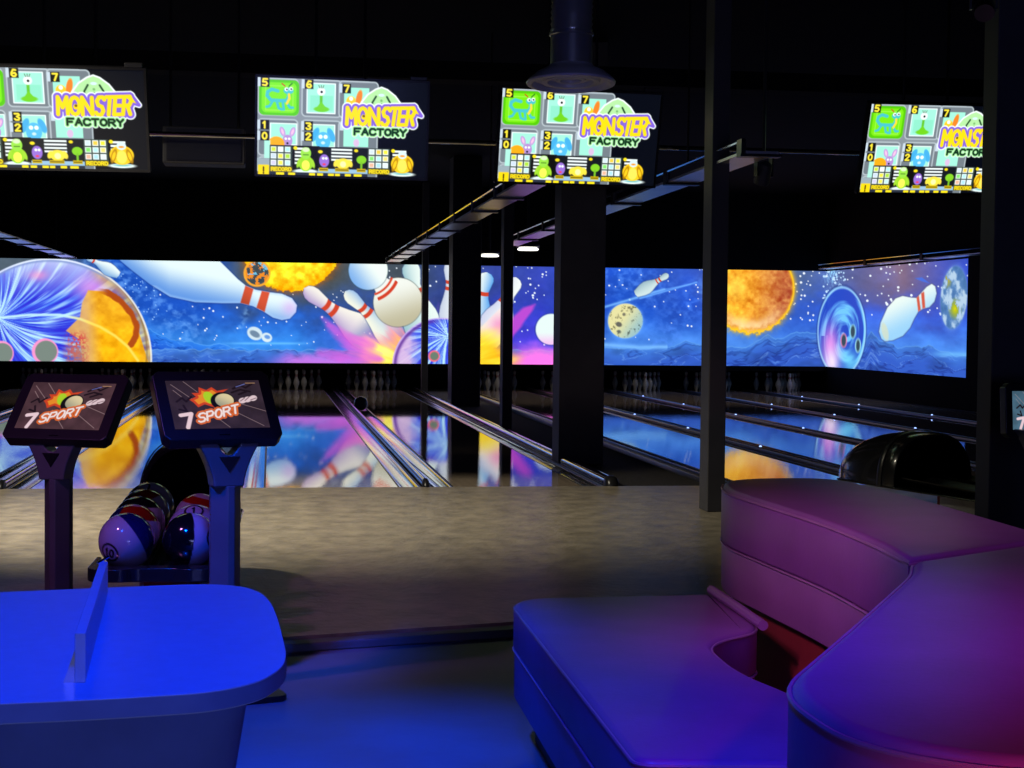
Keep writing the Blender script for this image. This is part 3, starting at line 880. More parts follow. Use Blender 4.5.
# ------------------------------------------------------------------ PINS
prof = [(0, 0), (.0258, .0), (.0285, .012), (.0385, .055), (.0535, .095), (.0600, .120), (.0590, .150), (.0490, .190), (.0330, .225), (.0245, .250), (.0230, .270), (.0262, .300), (.0310, .330), (.0322, .345), (.0285, .366), (.0170, .378), (0, .381)]
pin0 = MB().lathe(prof, 18).build('bowling_pin', M['pin'], smooth=60)
first = True
pin_words = ['leftmost lane', 'lane behind the left kiosk', 'lane between the two kiosks', 'lane right of the kiosks', 'lane left of the pillars', 'first lane right of the pillars', 'second lane right of the pillars', 'third lane right of the pillars', 'fourth lane right of the pillars', 'lane along the side mural']
for (x0, _), wd in zip(lanes, pin_words):
    for row in range(4):
        for k in range(row + 1):
            p = pin0 if first else pin0.copy()
            if not first:
                COL.objects.link(p)
            first = False
            p.location = (x0 + .525 + (k - row / 2) * .3048, 31.50 + row * .264, 0)
            tag(p, 'white bowling pin in the dark rack ending the ' + wd, 'bowling pin', 'pins ending the ' + wd)

# ------------------------------------------------------------------ COLUMNS
def column(x0, x1, y0, y1, lab, plate=True, strip=True):
    xc, yc = (x0 + x1) / 2, (y0 + y1) / 2
    root = empty('column', lab, 'column', (xc, yc, -.02 if y0 > YF else 0), group=None)
    w, d = (x1 - x0) / 2, (y1 - y0) / 2
    zb = 0
    MB().box(-w, w, -d, d, zb, CZ + (.02 if y0 > YF else 0)).build('shaft', M['column'], root, smooth=0, bevel=.008)
    if plate:
        MB().box(-w - .012, w + .012, -d - .012, d + .012, 0, .10).build('base_trim', M['dark_rail'], root, smooth=0, bevel=.006)
    return root
column(2.71, 3.145, 15.0, 15.36, 'broad black column on the carpet strip, the widest of the middle columns', False)
column(3.062, 3.19, 11.0, 11.22, 'slim black column standing on the approach deck, left of the sofa back', False)
column(2.865, 3.33, 25.6, 26.15, 'black column deep in the carpet strip, left of the thin pole', False)
column(2.885, 3.01, 20.0, 20.25, 'thin black pole standing in the carpet strip between two broader columns', False)
column(2.84, 2.96, 30.5, 30.7, 'farthest slender black pole close in front of the mural', False)
# right-hand column, partly out of the frame
column(3.905, 4.60, 8.30, 8.48, 'large black column at the right, behind the kiosk and sofa', True)

# ------------------------------------------------------------------ TELEVISIONS
def paint_tv():
    nu, nv = 290, 164
    W_, H_ = 170.0, 96.0
    U, V = np.meshgrid(np.linspace(0, W_, nu), np.linspace(0, H_, nv))
    a = Art(U.ravel(), V.ravel(), (5, 6, 10), aa=.45)
    x, y = a.x, a.y
    mint, white, yel, blk = (160, 238, 212), (240, 250, 248), (250, 226, 30), (16, 16, 14)
    # grid of grey tiles
    a.fill(a.box(0, 0, 111, 97), np.array((132, 142, 150)))
    for x0 in (0, 43, 80):
        for y0 in (0, 40, 78):
            a.fill(a.box(x0 + 1, y0 + 1, x0 + 40, y0 + 37, 4), (112, 122, 130)); a.line(a.box(x0 + 1, y0 + 1, x0 + 40, y0 + 37, 4), .7, (176, 188, 194))
    a.fill(a.box(1.5, 2, 41, 37, 5), (84, 196, 8)); a.fill(a.box(4, 4.5, 38.5, 34.5, 5), (120, 226, 22)); a.line(a.box(8, 8, 35, 32), .4, (160, 240, 90))
    # long-tailed lizard
    te = (70, 190, 200)
    a.fill(a.pl([(20, 13), (14, 11.5), (10, 14), (9.5, 18), (13, 22), (22, 22.5), (29, 22), (31, 17), (29, 12)]) - 1.7, te)
    for p in ([(15, 23), (12, 28), (9, 29)], [(19, 23), (21, 30), (24, 31)], [(28, 23), (32, 29), (35, 29)], [(25, 24), (26, 31)]):
        a.fill(a.pl(p) - 1.3, te)
    a.fill(a.ell(30.5, 12.5, 5, 3.2), te); a.fill(a.pl([(31, 16), (31.5, 20), (29, 25)]) - 1.2, (244, 214, 60))
    a.fill(a.circle(28.5, 11, 1.9), white); a.fill(a.circle(33, 10.5, 1.9), white); a.fill(a.circle(33.2, 10.7, .8), blk); a.fill(a.circle(28.9, 11.2, .8), blk)
    a.fill(a.pl([(27, 8), (24, 5.5)]) - .5, (200, 60, 30)); a.fill(a.pl([(31, 8), (34, 5)]) - .5, (30, 90, 40))
    # eye on a stalk
    a.fill(a.box(49, 4, 77, 33.5), mint); a.line(a.box(49, 4, 77, 33.5), .5, white); a.fill(a.box(52, 16, 75, 31), (140, 226, 196))
    a.fill(a.pl([(63, 13), (63, 27)]) - 1.4, (96, 190, 40)); a.fill(a.ell(63.5, 29.5, 7.5, 2.8), (110, 205, 30)); a.fill(a.poly([(58, 29), (63, 22), (69, 29)]), (110, 205, 30))
    a.fill(a.circle(63, 12, 4.2), (225, 245, 240)); a.fill(a.circle(63, 12, 3.3), white); a.fill(a.circle(63.4, 12.4, 1.2), blk)
    for k in (-2.5, 0, 2.5): a.fill(a.pl([(63 + k * .6, 8.5), (63 + k, 6)]) - .35, (90, 110, 90))
    # third tile column
    a.fill(a.box(86, 7, 111, 36), mint); a.fill(a.box(86, 46, 111, 66), mint)
    a.fill(a.ell(93, 21, 5, 5.5), (250, 200, 40)); a.fill(a.ell(101, 17, 3, 8, .2), (238, 130, 40)); a.fill(a.circle(93, 18, 2), white); a.fill(a.ell(91, 24, 4, 1.3), (230, 150, 20))
    a.fill(a.ell(99, 62, 3, 4), (214, 186, 220))
    # second row creatures
    a.fill(a.box(13, 45, 39, 66), mint); a.line(a.box(13, 45, 39, 66), .5, white)
    for cx, an in ((25, -.35), (35, .35)): a.fill(a.ell(cx, 53, 2.6, 5, an), (188, 150, 212)); a.fill(a.ell(cx, 53, 1.2, 3.2, an), (236, 190, 220))
    a.fill(a.ell(30, 62, 5, 6), (176, 140, 206)); a.fill(a.circle(28.3, 60, 1.2), white); a.fill(a.circle(31.7, 60, 1.2), white); a.fill(a.circle(30, 64.5, 1), blk)
    a.fill(a.ell(19, 65, 8, 7), (248, 168, 24))
    a.fill(a.box(55, 45, 77, 67), mint); a.line(a.box(55, 45, 77, 67), .5, white)
    for cx, an in ((57.5, .4), (73.5, -.4)): a.fill(a.ell(cx, 55, 3.3, 7.5, an), (70, 172, 226))
    a.fill(a.ell(65.5, 61, 7.5, 9), (84, 186, 236)); a.fill(a.circle(63, 57, 2), white); a.fill(a.circle(68, 57, 2), white); a.fill(a.ell(65.5, 63, 2, 1.5), (200, 230, 240))
    a.fill(a.box(7, 62, 13, 80), (170, 232, 216)); a.fill(a.box(0, 80, 13, 88), (150, 166, 174))
    # black strip with boards
    a.fill(a.box(13, 66.5, 62, 92), blk); a.fill(a.box(61, 67, 111, 92), (22, 26, 32)); a.fill(a.box(61, 89, 111, 95), (150, 190, 218))
    rg = np.random.default_rng(2)
    cc = [(206, 224, 60), white, (176, 230, 232), (200, 216, 250), (238, 226, 70), (170, 220, 60), (206, 202, 250), (236, 228, 90), (190, 236, 232)]
    cd = [(206, 224, 250), (238, 200, 70), (236, 228, 60), (130, 224, 110), (176, 230, 240), (246, 220, 120), (250, 180, 150), (170, 220, 250), (220, 240, 250)]
    for bx, cl in ((13.5, cc), (112, cd)):
        a.fill(a.box(bx - 1, 67, bx + 21.5, 93), (50, 66, 60))
        for k in range(9):
            i, j = k % 3, k // 3
            a.fill(a.box(bx + i * 7, 68 + j * 6.7, bx + i * 7 + 5.6, 68 + j * 6.7 + 5.4), white); a.fill(a.box(bx + i * 7 + .8, 68.8 + j * 6.7, bx + i * 7 + 4.8, 72.6 + j * 6.7), cl[k])
        a.fill(a.box(bx - .5, 88, bx + 21.5, 93), (120, 100, 10))
        a.line(text_d(a, 'RECORD', bx + .8, 88.9, bx + 20.3, 3.2, gap=.4), .55, yel)
        for k in range(5): a.fill(a.box(bx + 24, 68.5 + k * 3.6, bx + 38, 70.6 + k * 3.6), white)
        a.fill(a.ell(bx + 24.5, 69, 2, 1.8), yel)
    # green and gold creatures on plates
    a.fill(a.ell(48.5, 92, 12, 2.2), (226, 244, 246))
    a.fill(a.ell(48.5, 84, 7.2, 8), (150, 214, 40)); a.fill(a.ell(48.5, 74, 5.2, 6), (150, 222, 70)); a.fill(a.ell(48.5, 86, 4, 5), (244, 240, 90)); a.fill(a.ell(41.5, 84, 1.8, 5, .3), (160, 216, 50)); a.fill(a.ell(55.5, 84, 1.8, 5, -.3), (160, 216, 50))
    a.fill(a.ell(48.5, 70.5, 3.5, 2.2), (214, 240, 190)); a.line(a.pl([(46, 75.5), (51, 75.5)]), .4, (60, 110, 30))
    a.fill(a.ell(146, 92.5, 13, 2.2), (230, 246, 246)); a.fill(a.ell(146, 92, 8, 1.1), (120, 190, 190))
    a.fill(a.ell(146, 82, 11.5, 9.5), (244, 202, 30)); a.fill(a.ell(146, 84, 5, 6.5), (252, 226, 90)); a.fill(a.ell(146, 73, 4.5, 4), (210, 232, 240)); a.fill(a.ell(146, 74, 2.4, 1), (240, 150, 40))
    a.line(a.ell(138.5, 83, 2, 6, .3), .5, (180, 130, 10)); a.line(a.ell(153.5, 83, 2, 6, -.3), .5, (180, 130, 10))
    # middle band: small creatures with captions
    a.fill(a.ell(67, 81, 5, 6.5), (150, 110, 210)); a.fill(a.circle(66, 78.5, 1.3), white); a.fill(a.circle(69, 78.5, 1.3), white); a.fill(a.ell(67, 84.5, 1.6, 1), (236, 60, 90)); a.fill(a.ell(63, 72, 2.4, 1.6), yel)
    for k in range(4): a.fill(a.box(74, 68.5 + k * 3.4, 95, 70.4 + k * 3.4), white)
    a.fill(a.ell(86, 83.5, 7, 5.5), (246, 224, 70)); a.fill(a.ell(79, 83, 2.4, 4, .4), (246, 224, 70)); a.fill(a.ell(93, 83, 2.4, 4, -.4), (246, 224, 70)); a.fill(a.ell(86, 84, 3, 3), (252, 244, 170))
    a.fill(a.ell(104.5, 79, 5, 4.2), (130, 206, 40)); a.fill(a.pl([(104.5, 82), (104.5, 88)]) - 1.1, (120, 190, 40)); a.fill(a.ell(99, 70, 2, 1.5), yel)
    for x0, x1 in ((62, 71), (78, 92), (100, 109)): a.fill(a.box(x0, 88, x1, 91.5), (200, 170, 10)); a.line(a.seg(x0 + 1, 89.8, x1 - 1, 89.8), .4, (80, 66, 10))
    a.fill(a.box(0, 93.2, 111, 97), (40, 46, 60))
    for x0, x1 in ((19, 27), (31, 38), (52, 58), (60, 66), (71, 77), (78, 83), (88, 94), (97, 105)): a.fill(a.box(x0, 93.6, x1, 96.4), yel)
    a.fill(a.box(1, 86.5, 12, 97, 1), (246, 214, 20)); a.fill(text_d(a, '!', 4.5, 89, 8.5, 6) - .8, (70, 60, 10))
    # digits
    for ch, x0, y0 in (('5', 3, 0), ('6', 46.5, .5), ('7', 84, 3.5), ('1', 3, 42), ('0', 3, 53), ('3', 46.5, 42), ('2', 46.5, 52.5)):
        a.fill(a.box(x0 - 3, y0, x0 + 1, y0 + 9), (196, 212, 224)); a.fill(a.box(x0, y0, x0 + 8.6, y0 + 9.3), blk)
        a.fill(text_d(a, ch, x0 + 2.2, y0 + 1.6, x0 + 6.4, 6.2) - .95, (252, 232, 60))
    a.fill(a.box(82, 42, 86, 50), (196, 212, 224))
    # logo: dome, then the two lines of lettering
    dome = a.poly([(101, 29), (104, 22), (110, 14), (118, 8.5), (123.5, 6.5), (129, 8.5), (137, 14.5), (142, 21), (145, 29)])
    a.fill(dome - 1.6, white); a.fill(dome, (176, 228, 160))
    a.line(a.pl([(114, 28), (114.5, 21), (118, 15)]), .9, (30, 70, 40)); a.line(a.pl([(133, 28), (132.5, 21), (129, 15)]), .9, (30, 70, 40))
    a.line(a.pl([(118, 25), (123.5, 22), (129, 25)]), .5, (90, 160, 90)); a.fill(a.ell(123.5, 13.5, 3, 1.4), (210, 232, 246)); a.fill(a.circle(123.5, 19, 1.2), (120, 180, 110))
    d1 = np.minimum(text_d(a, 'MON', 89, 27, 121, 16.5, rise=0, gap=.25), text_d(a, 'STER', 124, 26.5, 156, 17, rise=1.5, gap=.25, slant=.12))
    tail = a.poly([(150, 24.5), (157, 22.5), (164.5, 33), (158, 31), (156, 44), (150, 38)])
    dd = np.minimum(d1 - 2.0, tail + .5)
    a.fill(dd - 3.4, white); a.fill(dd - 2.2, (128, 96, 214)); a.fill(a.box(88, 40, 100, 48) - .5, (128, 96, 214), .0)
    a.fill(d1 - 1.9, (250, 218, 20)); a.fill(a.poly([(152, 25), (157, 24), (162, 31.5), (157, 30)]), (250, 218, 20))
    a.fill(a.circle(106, 36, 2.6), (250, 218, 20)); a.fill(a.circle(106, 35, 1.3), (110, 84, 20))
    d2 = text_d(a, 'FACTORY', 97, 47.5, 149, 6.0, rise=0, gap=.35)
    a.fill(d2 - 2.9, white); a.fill(d2 - 2.3, (170, 236, 160)); a.fill(d2 - 1.1, (10, 46, 26))
    # faint right-hand board of the dark half of the screen
    c = a.c
    m = (x > 111) & (c.sum(1) < 40)
    c[m] = (7, 10, 20)
    gx = (x / W_ - .5) * 1.21; gz = (.5 - y / H_) * .68
    return panel_mesh('tv_picture', np.stack([gx, np.full_like(gx, -.028), gz], 1), a.linear(), nu, nv)

tv_me = paint_tv()
def make_tv(loc, rot, lab):
    root = empty('television', lab, 'television', loc, rot, group='televisions hanging over the lanes')
    b = MB().box(-.622, .622, -.02, .025, -.357, .357)
    b.build('housing', M['tv_black'], root, smooth=0, bevel=.006)
    f = MB()
    for q in ((-.622, .622, .340, .357), (-.622, .622, -.357, -.340)):
        f.box(q[0], q[1], -.034, -.02, q[2], q[3])
    for q in ((-.622, -.605), (.605, .622)):
        f.box(q[0], q[1], -.034, -.02, -.340, .340)
    f.build('bezel', M['plastic'], root, smooth=0)
    link('screen', tv_me, M['tv_screen'], root)
    MB().box(-.2, .2, .025, .07, -.15, .15).box(-.03, .03, .06, .10, .05, .20).build('wall_mount', M['plastic'], root, smooth=0)
    MB().box(.48, .60, -.03, .01, .357, .385).build('sensor_bar', M['dark_rail'], root, smooth=0, bevel=.004)
    return root
TVS = [((-1.45, 11.20, 2.675), (R(20), 0, R(-3.5)), 'hanging television at the far left, cut off by the frame'),
       ((.497, 11.64, 2.712), (R(8), 0, R(2)), 'hanging television between the left screen and the ceiling duct'),
       ((2.251, 11.78, 2.712), (R(13.4), 0, R(4.5)), 'hanging television directly below the round ceiling duct'),
       ((5.06, 11.80, 2.705), (R(18.5), R(-1.2), R(5)), 'hanging television half hidden by the large right-hand column')]
for t in TVS:
    make_tv(*t)

# mounting pipe, beam and fittings behind the screens
def simple(name, mb, m, lab, cat, **k):
    return tag(mb.build(name, M[m], **k), lab, cat)
simple('mounting_pipe', MB().tube([(-6, 12.02, 2.68), (10, 12.02, 2.68)], .018, 10), 'chrome', 'thin metal pipe running behind all the hanging televisions', 'pipe')
simple('ceiling_beam', MB().box(-7.3, 11.1, 12.25, 12.50, 3.18, 3.32), 'black_wall', 'long black beam crossing the ceiling above the televisions', 'beam', smooth=0)
for (tx, ty, tz), _, lab in TVS:
    r_ = empty('hanger_rod', 'black hanger rod holding up the ' + lab.replace('hanging ', '').split(',')[0], 'hanger rod', (tx, 12.02, 2.70))
    MB().tube([(-.18, 0, 0), (-.18, 0, CZ - 2.72)], .012, 8).build('rod', M['plastic'], r_)
    MB().tube([(.18, 0, 0), (.18, 0, CZ - 2.72)], .012, 8).build('rod', M['plastic'], r_)
r_ = empty('speaker_box', 'black box hanging between the two left televisions', 'speaker', (-.50, 12.1, 2.48), (0, 0, 0))
MB().box(-.30, .30, .0, .30, 0, .27).build('cabinet', M['column'], r_, smooth=0, bevel=.01)
MB().box(-.27, .27, -.012, 0, .02, .25).build('front_grille', M['plastic'], r_, smooth=0)
MB().tube([(-.25, .15, .27), (-.25, .15, CZ - 2.50)], .01, 8).tube([(.25, .15, .27), (.25, .15, CZ - 2.50)], .01, 8).build('bracket', M['plastic'], r_)

# ------------------------------------------------------------------ LIGHT RAILS
def light_rail(xa, ya, xb, yb, z, step, lab):
    L_ = math.hypot(xb - xa, yb - ya)
    ang = math.atan2(-(xb - xa), (yb - ya))
    root = empty('light_rail', lab, 'light rail', (xa, ya, z), (0, 0, ang), group='light rails along the lanes')
    MB().box(-.12, .12, 0, L_, .012, .03).build('trough', M['rail_plate'], root, smooth=0)
    MB().tube([(-.12, 0, .10), (-.12, L_, .10)], .013, 8).build('carrier_tube', M['chrome'], root)
    n = int(L_ / step)
    for k in range(n + 1):
        yk = min(k * step, L_ - .1)
        MB().box(-.14, .14, yk, yk + .10, -.006, .012).box(-.135, -.105, yk, yk + .12, .012, .11).build('clamp', M['plastic'], root, smooth=0)
    for t in (.12, .55, .9):
        MB().tube([(-.12, L_ * t, .1), (-.12, L_ * t, CZ - z)], .008, 6).build('suspension_rod', M['plastic'], root)
    return root
light_rail(2.10, 12.6, 2.26, 30.6, 2.45, 1.75, 'pale light rail running from the third television to the mural')
light_rail(3.20, 10.3, 3.44, 23.2, 2.45, 2.2, 'bluish light rail passing behind the slim column')
light_rail(-3.68, 20.0, -3.71, 30.8, 2.45, 1.75, 'pale light rail at the far left over the lanes')
light_rail(10.95, 20.5, 10.95, 30.9, 2.475, 2.6, 'light rail lying along the top of the side mural')
for loc, lab in (((4.15, 26.0, 2.53), 'small lit ceiling lamp seen between the thin pole and the broad column'), ((4.06, 30.0, 2.585), 'small lit ceiling lamp just above the mural by the deep column')):
    r_ = empty('ceiling_lamp', lab, 'lamp', loc)
    MB().lathe([(0, 0), (.16, .0), (.18, .02), (.14, .05), (0, .055)], 20).build('lamp_glass', M['lamp_glow'], r_)
    MB().lathe([(.0, .055), (.19, .055), (.19, .09), (.02, .10), (.02, CZ - loc[2]), (0, CZ - loc[2])], 20).build('housing', M['plastic'], r_)
def spotlight(loc, tilt, turn, m, lab):
    r_ = empty('spotlight', lab, 'spotlight', loc, (0, 0, turn))
    MB().lathe([(0, -.08), (.052, -.08), (.058, -.06), (.048, .07), (.02, .09), (0, .09)], 16).build('head', M[m], r_, rot=(tilt, 0, 0))
    MB().box(-.072, -.060, -.02, .02, -.02, .16).box(.060, .072, -.02, .02, -.02, .16).box(-.072, .072, -.02, .02, .15, .16).build('yoke', M['dark_rail'], r_, smooth=0)
    MB().tube([(0, 0, .16), (0, 0, CZ - loc[2])], .012, 8).build('stem', M['dark_rail'], r_)
spotlight((3.50, 11.2, 2.42), R(25), R(20), 'column', 'small dark spotlight hanging at the near end of the bluish rail')
spotlight((3.70, 8.05, 3.02), R(-50), R(-20), 'chrome', 'small metal spotlight at the top right beside the large column')

# ------------------------------------------------------------------ DUCT
r_ = empty('air_diffuser', 'round metal air diffuser on a duct hanging from the ceiling', 'air duct', (1.487, 8.0, 2.515))
MB().lathe([(0, .045), (.05, .045), (.055, .030), (.075, .030), (.08, .045), (.115, .045), (.12, .022), (.145, .020), (.15, .04), (.19, .04), (.20, .012), (.222, .014), (.226, .024), (.215, .038), (.17, .075), (.12, .098), (.112, .11), (0, .11)], 48).build('plate', M['duct_plate'], r_, rot=(R(-3.5), 0, 0))
MB().lathe([(0, .10), (.106, .10), (.106, .255), (.112, .258), (.112, .27), (.103, .275), (0, .275)], 40).build('neck', M['duct'], r_)
path = [(0, 0, .27)] + [(.03 * t * t, .05 * t * t, .27 + .14 * t) for t in np.linspace(.2, 9.0, 20) if .27 + .14 * t < CZ - 2.515]
path = [(0.0, 0, .27), (0, 0, .36), (.004, .01, .45), (.012, .03, .55), (.025, .07, .68), (.05, .13, .84), (.09, .22, 1.05), (.12, .28, 1.27), (.13, .30, CZ - 2.515)]
dmb = MB()
fine = []
for i in range(len(path) - 1):
    for k in range(6):
        fine.append(tuple(Vector(path[i]).lerp(Vector(path[i + 1]), k / 6)))
fine.append(path[-1])
rings = []
for i, p in enumerate(fine):
    rad = .103 + (.004 if i % 2 else -.002)
    rings.append([(p[0] + rad * math.cos(2 * PI * k / 32), p[1] + rad * math.sin(2 * PI * k / 32), p[2]) for k in range(32)])
dmb.loft(rings).build('flexible_hose', M['duct'], r_, smooth=60)

# ------------------------------------------------------------------ KIOSKS
def paint_kiosk(bg):
    nu, nv = 200, 128
    U, V = np.meshgrid(np.linspace(0, 160, nu), np.linspace(0, 100, nv))
    a = Art(U.ravel(), V.ravel(), (72, 48, 54), aa=.6)
    x, y = a.x, a.y
    n = fbm(x * .05, y * .05, 3)[:, None]
    a.c = np.array(bg) * (.8 + .4 * n)  # background tint of each screen also carries its reflections
    for q in ((8, 8, 40, 40), (30, 2, 50, 24), (58, 60, 92, 98), (104, 64, 150, 96), (120, 50, 160, 66), (10, 20, 22, 34)):
        a.line(a.seg(*q), .45, (190, 160, 160), .8)
    for q in ([(12, 44), (22, 36), (28, 44), (38, 34)], [(14, 60), (26, 64), (22, 52)], [(112, 18), (126, 10), (134, 16), (146, 8)], [(108, 26), (124, 20), (140, 24)], [(120, 30), (134, 24)]):
        a.fill(a.pl(q) - 1.8, (28, 18, 24))
    a.line(a.seg(118, 14, 134, 8), .7, (110, 120, 200)); a.line(a.seg(136, 6, 152, 6), .6, (210, 160, 110))
    fl = a.poly([(40, 46), (34, 40), (46, 34), (40, 26), (52, 26), (54, 14), (66, 20), (76, 14), (84, 22), (104, 18), (92, 26), (86, 60), (76, 72), (72, 56), (58, 50), (46, 56)])
    a.fill(fl, (206, 66, 34)); a.fill(fl + 4.5, (232, 140, 40)); a.fill(a.ell(68, 36, 9, 13, -.3), (170, 210, 40))
    a.fill(a.ell(90, 44, 21, 19, -.2), (14, 14, 18)); k = sst(-18, 20, (x - 90) * -.6 + (y - 44))[:, None]
    a.fill(a.ell(93, 42, 16, 14, -.2), np.array((224, 206, 160)) * (1 - k) + np.array((150, 150, 130)) * k)
    d = np.minimum(a.pl([(14, 72), (32, 69), (22, 97)]), 1e9)
    a.fill(d - 3.6, (236, 206, 214))
    d = text_d(a, 'SPORT', 42, 70, 112, 17, rise=19, gap=.30, slant=.12)
    a.fill(d - 5.2, (226, 104, 40)); a.fill(d - 2.6, (150, 60, 40)); a.fill(d - 1.9, (246, 226, 222))
    for cx in (124, 133, 143): a.fill(a.ell(cx, 43 - (cx - 124) * .25, 7.5, 5.5, -.5), (226, 200, 206))
    for q in ((120, 44, 128, 38), (128, 43, 136, 36), (138, 42, 148, 38)): a.line(a.seg(*q), .6, (90, 62, 70))
    gx = x / 160 - .5; gz = .5 - y / 100
    return a.linear(), gx, gz, nu, nv
def make_kiosk(loc, yaw, tilt, cz, w, lab, xo=0.0, bg=(74, 50, 56)):
    h = w * .63
    root = empty('touchscreen_kiosk', lab, 'kiosk', loc, (0, 0, yaw), group='lane touchscreen kiosks')
    k = w / .355
    # monitor: chamfered slab, tilted back
    bw, bh = w / 2 + .044 * k, h / 2 + .048 * k
    ch = .022
    oct_ = [(-bw + ch, -bh), (bw - ch, -bh), (bw, -bh + ch), (bw, bh - ch), (bw - ch, bh), (-bw + ch, bh), (-bw, bh - ch), (-bw, -bh + ch)]
    mo = MB().prism_xz(oct_, -.012, .045).build('monitor', M['plastic'], root, smooth=0, bevel=.006, loc=(0, 0, cz), rot=(tilt, 0, 0))
    cols, gx, gz, nu, nv = paint_kiosk(bg)
    link('screen', panel_mesh('kiosk_picture', np.stack([gx * w, np.full_like(gx, -.0135), gz * h], 1), cols, nu, nv), M['kiosk_screen'], mo)
    MB().box(-.02, .02, -.0145, -.012, -bh + .018, -bh + .021).build('maker_mark', M['chrome'], mo, smooth=0)
    # head of the stand: a Y that flares out below the monitor, with a half-round cut-out
    yp = -.062
    zt = cz - .090
    zl = zt - .205
    pts = []
    for t in np.linspace(0, 1, 9):          # right flank
        pts.append((.058 + .088 * t ** 1.7, zl + .205 * t))
    for t in np.linspace(0, PI, 11):        # cut-out
        pts.append((.046 * math.cos(t), zt - .088 * math.sin(t)))
    for t in np.linspace(1, 0, 9):
        pts.append((-.058 - .088 * t ** 1.7, zl + .205 * t))
    pts = [(px + xo, pz) for px, pz in pts]
    MB().prism_xz(pts, yp - .03, yp + .055).build('stand_head', M['kiosk'], root, smooth=0, bevel=.008)
    MB().prism_xz([(xo - .040, zt - .092), (xo + .040, zt - .092), (xo, zt - .152)], yp - .034, yp - .025).build('triangle_recess_plate', M['plastic'], root, smooth=0, bevel=.002)  # raised dark plate stands in for a shaded triangular recess
    # post: faceted front
    sec = [(-.058, yp + .02), (-.050, yp + .065), (.050, yp + .065), (.058, yp + .02), (.020, yp - .032), (-.006, yp - .032)]
    sec = [(px + xo, py) for px, py in sec]
    MB().prism(sec, .02, zl + .004).build('post', M['kiosk'], root, smooth=0, bevel=.004)
    MB().prism(round_poly([(-.17, -.36), (.17, -.36), (.17, .06), (-.17, .06)], .05), 0, .022).build('base_plate', M['plastic'], root, smooth=30, bevel=.006)
    return root
make_kiosk((-.84, 6.86, 0), R(-22), R(-40), .951, .382, 'left touchscreen kiosk with purple-lit post, beyond the blue table', -.022)
make_kiosk((-.20, 6.08, FZ), R(18), R(-41), .999 - FZ, .360, 'touchscreen kiosk with blue-lit post, standing right of the ball rack', .022, (50, 38, 48))
make_kiosk((3.745, 7.42, 0), R(3), R(-5), .92, .30, 'touchscreen kiosk cut off at the right edge, before the large column', 0.0, (72, 104, 124))

# ------------------------------------------------------------------ BALL RETURNS
def hood_section(w, h, n=24, sq=2.6):
    pts = []
    for k in range(n + 1):
        t = PI * k / n
        c_, s_ = math.cos(t), math.sin(t)
        pts.append((-w * math.copysign(abs(c_) ** (2 / sq), c_), h * abs(s_) ** (2 / sq)))
    return pts
def make_return(loc, rz, lab):
    root = empty('ball_return', lab, 'ball return', loc, (0, 0, rz), group='ball returns')
    # hood: vault that opens to the front and rounds down at the back
    z0 = .325
    def sec(y, w, h, dz=0):
        return [(px, y, z0 + dz + pz) for px, pz in hood_section(w, h)]
    outer = [sec(1.68, .232, .385), sec(1.70, .239, .40), sec(1.76, .243, .41), sec(1.90, .242, .405), sec(2.05, .238, .385), sec(2.20, .226, .345), sec(2.33, .204, .285), sec(2.43, .168, .21), sec(2.50, .118, .13), sec(2.53, .055, .05)]
    MB().loft(outer, False, True, closed=False).loft([sec(1.68, .232, .385), sec(1.685, .220, .372), sec(1.72, .214, .365)], False, False, closed=False).build('hood', M['gloss_black'], root, smooth=50)
    MB().loft([sec(1.72, .214, .365), sec(2.2, .20, .32), sec(2.25, .10, .12)], False, True, closed=False).build('hood_lining', M['inner_black'], root, smooth=50)
    MB().loft([sec(1.79, .247, .414), sec(1.80, .252, .419), sec(1.83, .252, .419), sec(1.84, .247, .414)], False, False, closed=False).build('hood_moulding', M['plastic'], root, smooth=50)
    # rack body and two troughs
    body = round_poly([(-.235, .0), (.235, .0), (.235, 1.0), (.25, 1.7), (.25, 2.36), (-.25, 2.36), (-.25, 1.7), (-.235, 1.0)], [.12, .12, .2, .2, .1, .1, .2, .2])
    MB().prism(body, .318, .334).build('rack_body', M['gloss_black'], root, smooth=40, bevel=.015, seg=3)
    bump = round_poly([(-.255, -.03), (-.12, -.05), (-.075, -.015), (.075, -.015), (.12, -.05), (.255, -.03), (.255, .30), (.235, .30), (.23, .06), (-.23, .06), (-.235, .30), (-.255, .30)], [.09, .03, .03, .03, .03, .09, .01, .01, .08, .08, .01, .01])
    MB().prism(bump, .325, .375).build('bumper', M['gloss_black'], root, smooth=40, bevel=.02, seg=3)
    for s in (-1, 1):
        pr = []
        for k in range(13):
            t = PI * (1.25 + .5 * k / 12)
            pr.append((s * .122 + .116 * math.cos(t), .440 + .116 * math.sin(t)))
        lowp = [(p[0], p[1] - .012) for p in pr][::-1]
        b = MB().sweep_y(pr + lowp, .07, 1.66, True)
        tr = b.build('ball_trough', M['plastic'], root, smooth=60, rot=(R(1.7), 0, 0))
    MB().prism(round_poly([(-.12, .75), (.12, .75), (.12, 1.45), (-.12, 1.45)], .04), 0, .320).build('pedestal', M['red'], root, smooth=40, bevel=.008)
    MB().prism(round_poly([(-.15, .90), (-.121, .90), (-.121, 1.35), (-.15, 1.35)], .008), 0, .315).prism(round_poly([(.121, .90), (.15, .90), (.15, 1.35), (.121, 1.35)], .008), 0, .315).build('pedestal_side', M['white_panel'], root, smooth=40)
    return root
RX, RY = -.435, 6.22
RZ = R(-1.2)
make_return((RX, RY, 0), RZ, 'black ball return holding numbered balls between the two kiosks')
hr = make_return((4.70, 8.32, 0), R(14), 'empty black ball return hood behind the sofa at the right')
hr.scale = (1.34, 1.0, .87)

